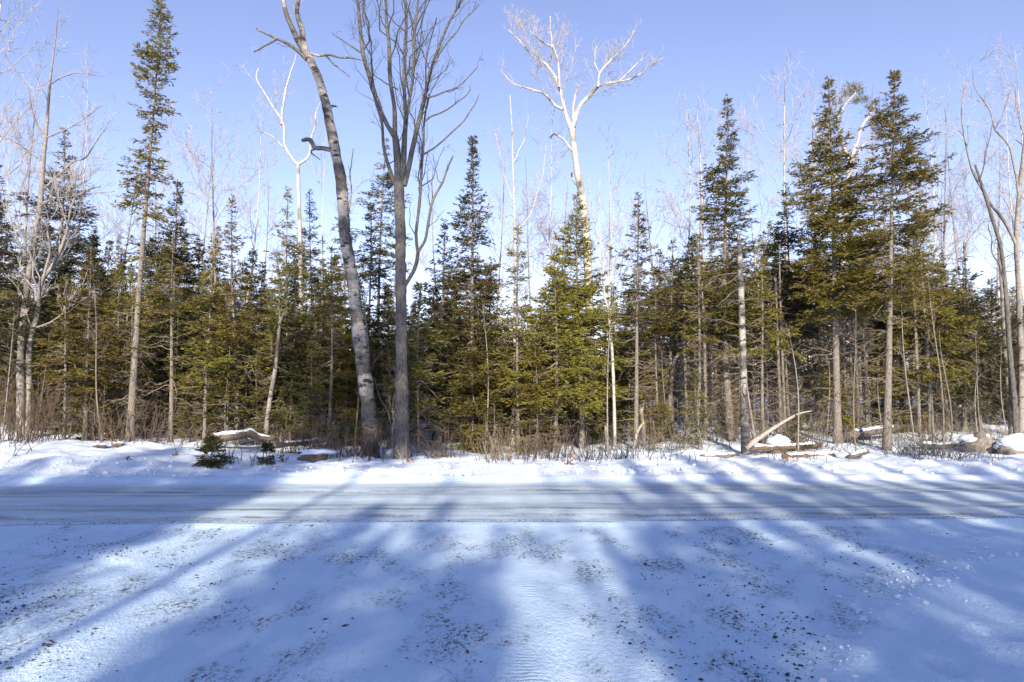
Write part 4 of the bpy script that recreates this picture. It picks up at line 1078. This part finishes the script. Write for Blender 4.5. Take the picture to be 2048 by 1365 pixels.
log('fallen_log', [(1402, 915, 12, 18.0), (1440, 913, 12, 18.1), (1475, 911, 11, 18.3)], 18, 'short mossy log lying before the dead trunk', 72, snow=.6)
log('fallen_log', [(1565, 914, 11, 18), (1610, 912, 12, 18.1), (1668, 914, 12, 18.2)], 18, 'reddish brown log lying before the tall olive spruce', 73, mat='raw_wood', snow=.5)
log('fallen_log', [(1490, 897, 11, 19), (1560, 895, 11, 19.2), (1640, 890, 10, 19.6)], 19, 'long thin log half buried behind the reddish log', 74, mat='raw_wood', snow=.8)
log('fallen_log', [(1695, 872, 17, 20.6), (1740, 864, 17, 21.2), (1795, 855, 15, 21.8)], 21, 'snow topped log sloping up beside the tilted dark trunk', 75, snow=.9)
log('fallen_log', [(1694, 917, 10, 17.6), (1712, 910, 11, 17.7), (1735, 903, 9, 17.9)], 17.6, 'short dark log lying on the snow near the tilted trunk', 76, snow=.3)
log('fallen_log', [(1320, 915, 9, 18.6), (1360, 910, 9, 18.8), (1400, 905, 8, 19.2)], 18.6, 'thin low log beyond the dark brush', 77, snow=.9)
log('leaning_log', [(1490, 898, 10, 18.6), (1530, 868, 9, 18.9), (1566, 845, 6.5, 19.2), (1598, 828, 4, 19.5), (1625, 822, 2, 19.7)], 18.6, 'pale barkless trunk leaning up across the snowy stump', 78, mat='pale_wood', snow=0)
log('fallen_log', [(1835, 888, 9, 19.5), (1880, 892, 10, 19.3), (1925, 888, 9, 19.2)], 19.4, 'dark log behind the dense low brush', 79, snow=.9)
log('fallen_log', [(1845, 838, 10, 27), (1900, 828, 10, 27.5), (1985, 818, 9, 28)], 27, 'snow laden log far behind the brush', 80, snow=1.2)
log('fallen_log', [(560, 890, 9, 19.3), (600, 886, 10, 19.6), (650, 880, 9, 20)], 19.4, 'brown log behind the brown faced rock', 81, snow=.9)

def blob(b, c, r, rng, sub=12, rough=.25, flat=1.0, cut=None, sd=None):
    """Irregular lump."""
    u = np.linspace(0, 2 * math.pi, sub * 2, endpoint=False); v = np.linspace(-math.pi / 2, math.pi / 2, sub + 1)
    U, V = np.meshgrid(u, v)
    D = np.stack([np.cos(V) * np.cos(U), np.cos(V) * np.sin(U), np.sin(V)], -1)
    s = rng.randint(1000) if sd is None else sd
    k = 1 + rough * (fbm(D[..., 0] * 1.3 + 5, D[..., 1] * 1.3 + D[..., 2] * 1.7, s, 3) * 2)
    P = D * k[..., None] * np.array(r)
    P = P + np.array(c)
    ny, nx = U.shape
    i = np.arange(ny - 1)[:, None] * nx + np.arange(nx)[None]; j = np.arange(ny - 1)[:, None] * nx + (np.arange(nx)[None] + 1) % nx
    b.add(P.reshape(-1, 3), np.stack([i, j, j + nx, i + nx], -1).reshape(-1, 4))

def boulder(name, px, py, Y, w, h, mat, label, seed, cap=.5, cat='rock', capname='snow_cap'):
    rng = np.random.RandomState(seed)
    p = at(px, py, Y); W = w * Y / F * .5; Hh = h * Y / F * .5
    root = empty(name, (p[0], p[1], tz(p[0], p[1])))
    b = MB(); blob(b, (0, 0, Hh * .45), (W, W * .8, Hh * 1.15), rng, 14, .75, sd=seed); b.build('rock_body', mat, root, True)
    if cap:
        s = MB(); blob(s, (0, .12 * W, Hh * (1.45 - .45 * cap)), (W * 1.06, W * .92, Hh * (.35 + .45 * cap)), rng, 16, .5, sd=seed + 1); s.build(capname, 'snow', root, True)
    tag(root, label, cat); return root
boulder('snowy_rock', 632, 922, 17.6, 58, 26, 'stone_brown', 'snow capped rock with brown face near the leaning poplar', 5, .5)
boulder('snowy_boulder', 2036, 895, 18.2, 62, 44, 'stone', 'large boulder under a thick snow cap at the end of the bank', 6, .95)
boulder('snowy_boulder', 1958, 905, 19.0, 58, 40, 'stone', 'smaller snow covered boulder beside the large boulder', 7, 1.0)
boulder('snowy_stump', 1556, 890, 19.4, 46, 38, 'log_wood', 'white snow covered stump under the leaning pale trunk', 8, .7, 'stump')
boulder('brown_clod', 200, 912, 17.4, 26, 10, 'log_wood', 'low brown clod poking through the snowy bank below the young spruce', 9, .25, 'clod')
boulder('brown_clod', 236, 905, 17.8, 18, 10, 'log_wood', 'small dark clod at the crest beneath the tall plume topped spruce', 10, .2, 'clod')
boulder('white_chunk', 941, 918, 17.0, 9, 7, 'snow', 'small round lump of snow right of the maple foot', 12, 0, 'snow lump')

# small firs on the bank
for (px, py, Y, H, hw, sd, lab) in ((428, 941, 15.6, .62, .36, 511, 'small dark fir sapling standing on the snow bank'), (537, 937, 15.9, .42, .13, 512, 'tiny fir sprig sticking out of the snow bank')):
    x = xat(px, Y); f = spruce('fir_sapling', H, hw, .04, sd, r0=.012, mat='needles_dark', prof=CONE, dens=5 if hw > .2 else 4, dead=0, shoot=.55)
    f.location = (x, Y, tz(x, Y)); tag(f, lab, 'sapling')

# brush: clumps of stems
def brush(name, px, Y, w, H, n, mat, label, seed, lean=.25, group=None, cat='shrub'):
    rng = np.random.RandomState(seed); W = w * Y / F * .5; x = xat(px, Y)
    root = empty(name, (x, Y, tz(x, Y)))
    ox = rng.normal(size=n) * W * .5; oy = rng.normal(size=n) * .35
    p = np.stack([ox, oy, terrain(ox + x, oy + Y) - tz(x, Y) - .05], 1)
    d = unit(np.stack([rng.normal(size=n) * lean + ox / W * lean, rng.normal(size=n) * lean, np.ones(n)], 1))
    L = H * rng.uniform(.4, 1.1, n)
    P = curves(p, d, L, rng, 7, 0, .22); R = (.007 + .005 * rng.rand(n))[:, None] * np.linspace(1, .4, 7)[None]
    a = MB(); a.tubes(P, R, 4); tag(a.build('stems', mat, root), kind='stuff')
    P2, R2 = grow(P, R, 4.0, .38, .5, .2, rng, 4, tmin=.25, rfloor=.003); t = MB(); t.tubes(P2, R2, 3); tag(t.build('twigs', mat, root), kind='stuff')
    tag(root, label, cat, group); return root
brush('red_stem_brush', 22, 18.0, 120, 1.7, 70, 'brush_red', 'thicket of upright reddish stems below the twin birch', 91, .12)
brush('red_stem_brush', 90, 18.6, 110, 1.4, 44, 'brush_red', 'reddish stems between twin birch and young olive spruce', 92, .14)
brush('bank_twigs', 36, 15.9, 26, .55, 5, 'twig_dark', 'few forked dark twigs sticking out of the snow below the red thicket', 93, .35)
brush('dark_brush', 1185, 17.3, 110, .75, 46, 'twig_dark', 'dark spreading brush at the bank below the broad bright spruce', 94, .4)
brush('dark_brush', 1250, 17.6, 90, .6, 34, 'twig_dark', 'dark brush at the bank below the slim white birch', 95, .4)
brush('dark_brush', 1880, 17.6, 100, .6, 120, 'twig_dark', 'dense low dark brush near the tilted dark trunk', 96, .5)
brush('dark_brush', 1810, 17.9, 80, .55, 50, 'twig_dark', 'looser dark twigs left of the dense low brush', 97, .4)
brush('brown_brush', 1010, 17.6, 90, .9, 60, 'dead_twig', 'pale brown stems at the foot of the tall pointed spruce', 98, .2)
brush('brown_brush', 735, 17.9, 70, .9, 46, 'brush_red', 'brown weeds round the leaning poplar foot', 99, .18)
brush('brown_brush', 690, 18.4, 110, .9, 60, 'brush_red', 'brown shrub stems left of the leaning poplar', 90, .3)
brush('brown_brush', 880, 18.6, 130, .9, 50, 'brush_red', 'low brown shrubs in the shade right of the maple', 89, .35)
brush('brown_brush', 1100, 18.0, 120, .9, 60, 'brush_red', 'brown shrubs under the bushy green spruce', 88, .3)
brush('brown_brush', 270, 18.9, 240, 1.2, 80, 'brush_red', 'brown shrubs round the foot of the tall plume topped spruce', 87, .3)
brush('brown_brush', 600, 19.3, 140, 1.0, 70, 'brush_red', 'brown shrubs behind the brown faced rock', 86, .3)
brush('brown_brush', 1590, 19.9, 170, 1.3, 70, 'dead_twig', 'tangle of pale brown twigs behind the snowy stump', 85, .5)
brush('brown_brush', 1350, 19.6, 160, 1.0, 60, 'dead_twig', 'pale brown twigs left of the dead trunk', 84, .35)
brush('bank_twigs', 490, 16.1, 110, .6, 16, 'twig_dark', 'thin dark twigs on the bank between two fir saplings', 83, .2)
brush('bank_twigs', 1968, 16.6, 60, .6, 12, 'twig_dark', 'few thin twigs before the snow covered boulders', 82, .3)
brush('bank_twigs', 1620, 16.9, 160, .5, 14, 'twig_dark', 'thin upright weeds before the reddish log', 81, .15)
brush('bank_twigs', 1350, 17.0, 160, .45, 16, 'twig_dark', 'thin upright weeds before the low thin log', 80, .2)
brush('maple_foot_sticks', 812, 17.6, 40, .7, 9, 'pale_wood', 'pale sticks leaning round the maple foot', 79, .6)
brush('thin_maple_shoot', 780, 17.9, 4, 3.4, 2, 'twig_pale', 'slender pale shoot standing just left of the maple trunk', 78, .03)

def fallen_branch(px, Y, L, az, el, seed, label, group):
    rng = np.random.RandomState(seed); x = xat(px, Y)
    root = empty('fallen_branch', (x, Y, tz(x, Y)))
    d = np.array([[math.cos(az) * math.cos(el), math.sin(az) * math.cos(el), math.sin(el)]])
    P = curves(np.array([[0, 0, .03]]), d, np.array([L]), rng, 9, -.12, .35); r = .012 + .014 * rng.rand()
    b = MB(); b.tubes(P, r * np.linspace(1, .3, 9)[None], 6); b.build('stem', rng.choice(['dead_twig', 'log_wood', 'pale_wood']), root, True)
    P2, R2 = grow(P, r * np.linspace(1, .3, 9)[None], 5, .3, .7, .05, rng, 5, rfloor=.005); P3, R3 = grow(P2, R2, 5, .4, .7, 0, rng, 4, rfloor=.004)
    t = MB(); t.tubes(P2, R2, 3); t.tubes(P3, R3, 3); tag(t.build('twigs', 'dead_twig', root), kind='stuff')
    tag(root, label, 'branch', group)
frng = np.random.RandomState(55)
for k in range(46):
    px = (1230 + 800 * frng.rand()) if k < 34 else (120 + 560 * frng.rand()); Y = frng.uniform(18.6, 25)
    fallen_branch(px, Y, frng.uniform(.8, 2.6), frng.rand() * 6.28, frng.uniform(.02, .5), 700 + k, 'twiggy dead branch fallen on the snow near the %s' % zone(px), 'fallen branches near the %s' % zone(px))
for k in range(18):
    px = 1240 + 790 * (k + frng.rand()) / 18; Y = frng.uniform(19.4, 24)
    brush('brown_brush', px, Y, 90, frng.uniform(.5, 1.3), 34, frng.choice(['dead_twig', 'brush_red', 'twig_dark']), 'clump of bare shrub stems near the %s' % zone(px), 760 + k, .35, 'shrub clumps near the %s' % zone(px))

def leaf_clump(px, py, Y, label, seed, n=40, r=.09):
    rng = np.random.RandomState(seed); p = at(px, py, Y); x = p[0]
    root = MB(); root.shoots(rng.normal(size=(n, 3)) * r * np.array([1, .7, .7]) + [0, 0, r], unit(rng.normal(size=(n, 3))), rng.uniform(.05, .1, n), rng.uniform(.03, .06, n), rng)
    st = np.array([[[0, 0, -.05], [.01, 0, r], [0, .01, 2 * r]]]); root.tubes(st, np.full((1, 3), .005), 3)
    o = root.build('leaf_clump', 'leaf_brown'); o.location = (x, Y, tz(x, Y)); tag(o, label, 'leaves'); return o
leaf_clump(566, 914, 16.4, 'clump of rust brown leaves right of the tiny fir sprig', 1)
leaf_clump(1574, 926, 16.6, 'rust brown leaf clump in front of the reddish log', 2)
leaf_clump(818, 922, 17.2, 'rust brown leaves at the foot of the maple', 3, 24, .06)
leaf_clump(1140, 938, 16.0, 'dark leaf clump at the bank edge below the bright spruces', 4, 40, .1)
leaf_clump(350, 905, 16.8, 'small brown weed head on the sunny bank', 5, 16, .05)
leaf_clump(254, 940, 15.6, 'small brown leaf litter at the lower bank', 6, 10, .04)

# ------------------------------------------------------------------ the trees behind the viewpoint whose shadows lie across the yard
crng = np.random.RandomState(5)
TE = math.tan(SUN_EL)
SHADE = [spruce('yard_spruce_tree', 14, 1.75, 2.5, 601, r0=.16, mat='needles_dark', prof=([0, .3, .6, .82, .93, 1], [1, .95, .74, .46, .24, .06]), dens=2.4, dead=0, shoot=2.8, gaps=.06),
         spruce('yard_spruce_tree', 14, 1.6, 3.0, 602, r0=.15, mat='needles_green', prof=([0, .3, .5, .62, .78, .9, 1], [1, .85, .9, .6, .52, .24, .05]), dens=2.2, dead=0, shoot=2.8, gaps=.12)]
HIGH = spruce('yard_pine_tree', 26, 1.7, 14.6, 603, r0=.14, mat='needles_dark', prof=([0, .1, .3, .55, .8, 1], [.7, .9, 1, .9, .65, .2]), dens=.9, dead=0, shoot=2.6, gaps=.25, wob=.004)
_first = {}
def behind(src, x, D, H, H0, w, label, group):
    loc = (x, -D, -.05); sc = (w, w, H / H0)
    if src.name not in _first:
        _first[src.name] = 1; src.location = loc; src.scale = sc; tag(src, label, 'tree', group)
    else:
        copy_tree(src, loc, crng.rand() * 6.28, sc, label, 'tree', group)
for (x, D, yend, k, w) in ((-15.5, 16, 17, 0, 1.3), (-13.8, 18, 16, 1, 1.25), (-12.1, 15, 16, 0, 1.2), (-10.4, 17, 16.5, 1, 1.2), (-8.8, 15, 19.5, 0, 1.1), (-7.3, 17, 21, 1, 1.1), (-6.0, 15, 20.5, 0, 1.0), (-4.95, 17, 18.5, 1, .72),
                           (-2.1, 16, 11.0, 0, .62), (-1.0, 18, 11.4, 1, .55), (-.5, 20, 7.2, 1, .7), (1.85, 17, 13, 1, .6), (-.2, 18, 9.5, 1, .24), (1.15, 15, 8.8, 0, .26),
                           (2.75, 15, 19, 0, .40), (3.55, 17, 16, 1, .34), (4.45, 15, 20, 0, .40), (5.25, 18, 18, 1, .36), (6.1, 15, 21, 0, .42), (6.95, 17, 17, 1, .40), (7.75, 15, 15, 0, .36), (8.6, 18, 19, 1, .38), (9.35, 15, 16, 0, .34), (10.2, 17, 21, 1, .42), (11.1, 15, 18, 0, .42), (12.2, 17, 21, 1, .6), (13.6, 15, 20, 1, 1.1), (15.6, 15, 20, 0, 1.2),
                           (-14.5, 25, 13, 0, 1.4), (-12.4, 27, 13, 1, 1.3), (-10.6, 25, 13, 0, 1.2), (-9.2, 27, 14, 1, 1.2), (-7.8, 25, 15, 0, 1.1), (-6.5, 27, 16, 1, 1.0), (-5.3, 25, 12, 0, .9),
                           (-1.5, 25, 8.5, 1, .75), (-.5, 27, 6.8, 0, .8), (1.5, 25, 7.6, 1, .8), (2.9, 27, 8.5, 0, .7), (4.3, 25, 8.0, 1, .7), (5.3, 27, 11, 0, .6), (6.4, 25, 9, 1, .9), (8.0, 27, 8.5, 0, 1.0), (9.6, 25, 9, 1, 1.0), (11.2, 27, 10, 0, 1.1), (13.0, 25, 13, 1, 1.2)):
    behind(SHADE[k], x, D, (yend + D) * TE, 14, w, 'spruce standing behind the viewpoint across the yard', 'spruces behind the viewpoint')
for (x, D, H, w) in ((-3.3, 15, 25.5, 1.05), (-5.3, 17, 26.5, 1.0)):
    behind(HIGH, x, D, H, 26, w, 'tall high crowned pine standing behind the viewpoint', 'tall pines behind the viewpoint')
for (x, D, yend, k) in ((-7.4, 20, 22, 1), (-11.4, 19, 21, 2), (.9, 21, 18, 3), (-9.7, 21, 21, 0), (2.3, 19, 19, 0), (4.0, 22, 20, 2), (7.6, 19, 20, 1), (9.4, 22, 22, 2), (11.0, 19, 19, 0), (12.4, 21, 22, 1), (-13, 24, 22, 3), (-1.6, 20, 17, 1)):
    H = (yend + D) * TE; s = H / 12
    copy_tree(BARE[k], (x, -D, -.05), crng.rand() * 6.28, (s, s, s), 'leafless birch standing behind the viewpoint across the yard', 'tree', 'leafless birches behind the viewpoint')

# labels: where several share one, tell them apart by their order along the row
ORD = ['first', 'second', 'third', 'fourth', 'fifth', 'sixth', 'seventh', 'eighth', 'ninth', 'tenth', 'eleventh', 'twelfth', 'thirteenth', 'fourteenth', 'fifteenth']
bylab = {}
for o in bpy.data.objects:
    if o.parent is None and 'label' in o and 'group' in o: bylab.setdefault(o['label'], []).append(o)
for lab, os_ in bylab.items():
    if len(os_) > 1 and 'viewpoint' not in lab:
        os_.sort(key=lambda o: o.location[0] / max(1, o.location[1]))
        for i, o in enumerate(os_): o['label'] = '%s, %s from the left' % (lab, ORD[min(i, 14)])
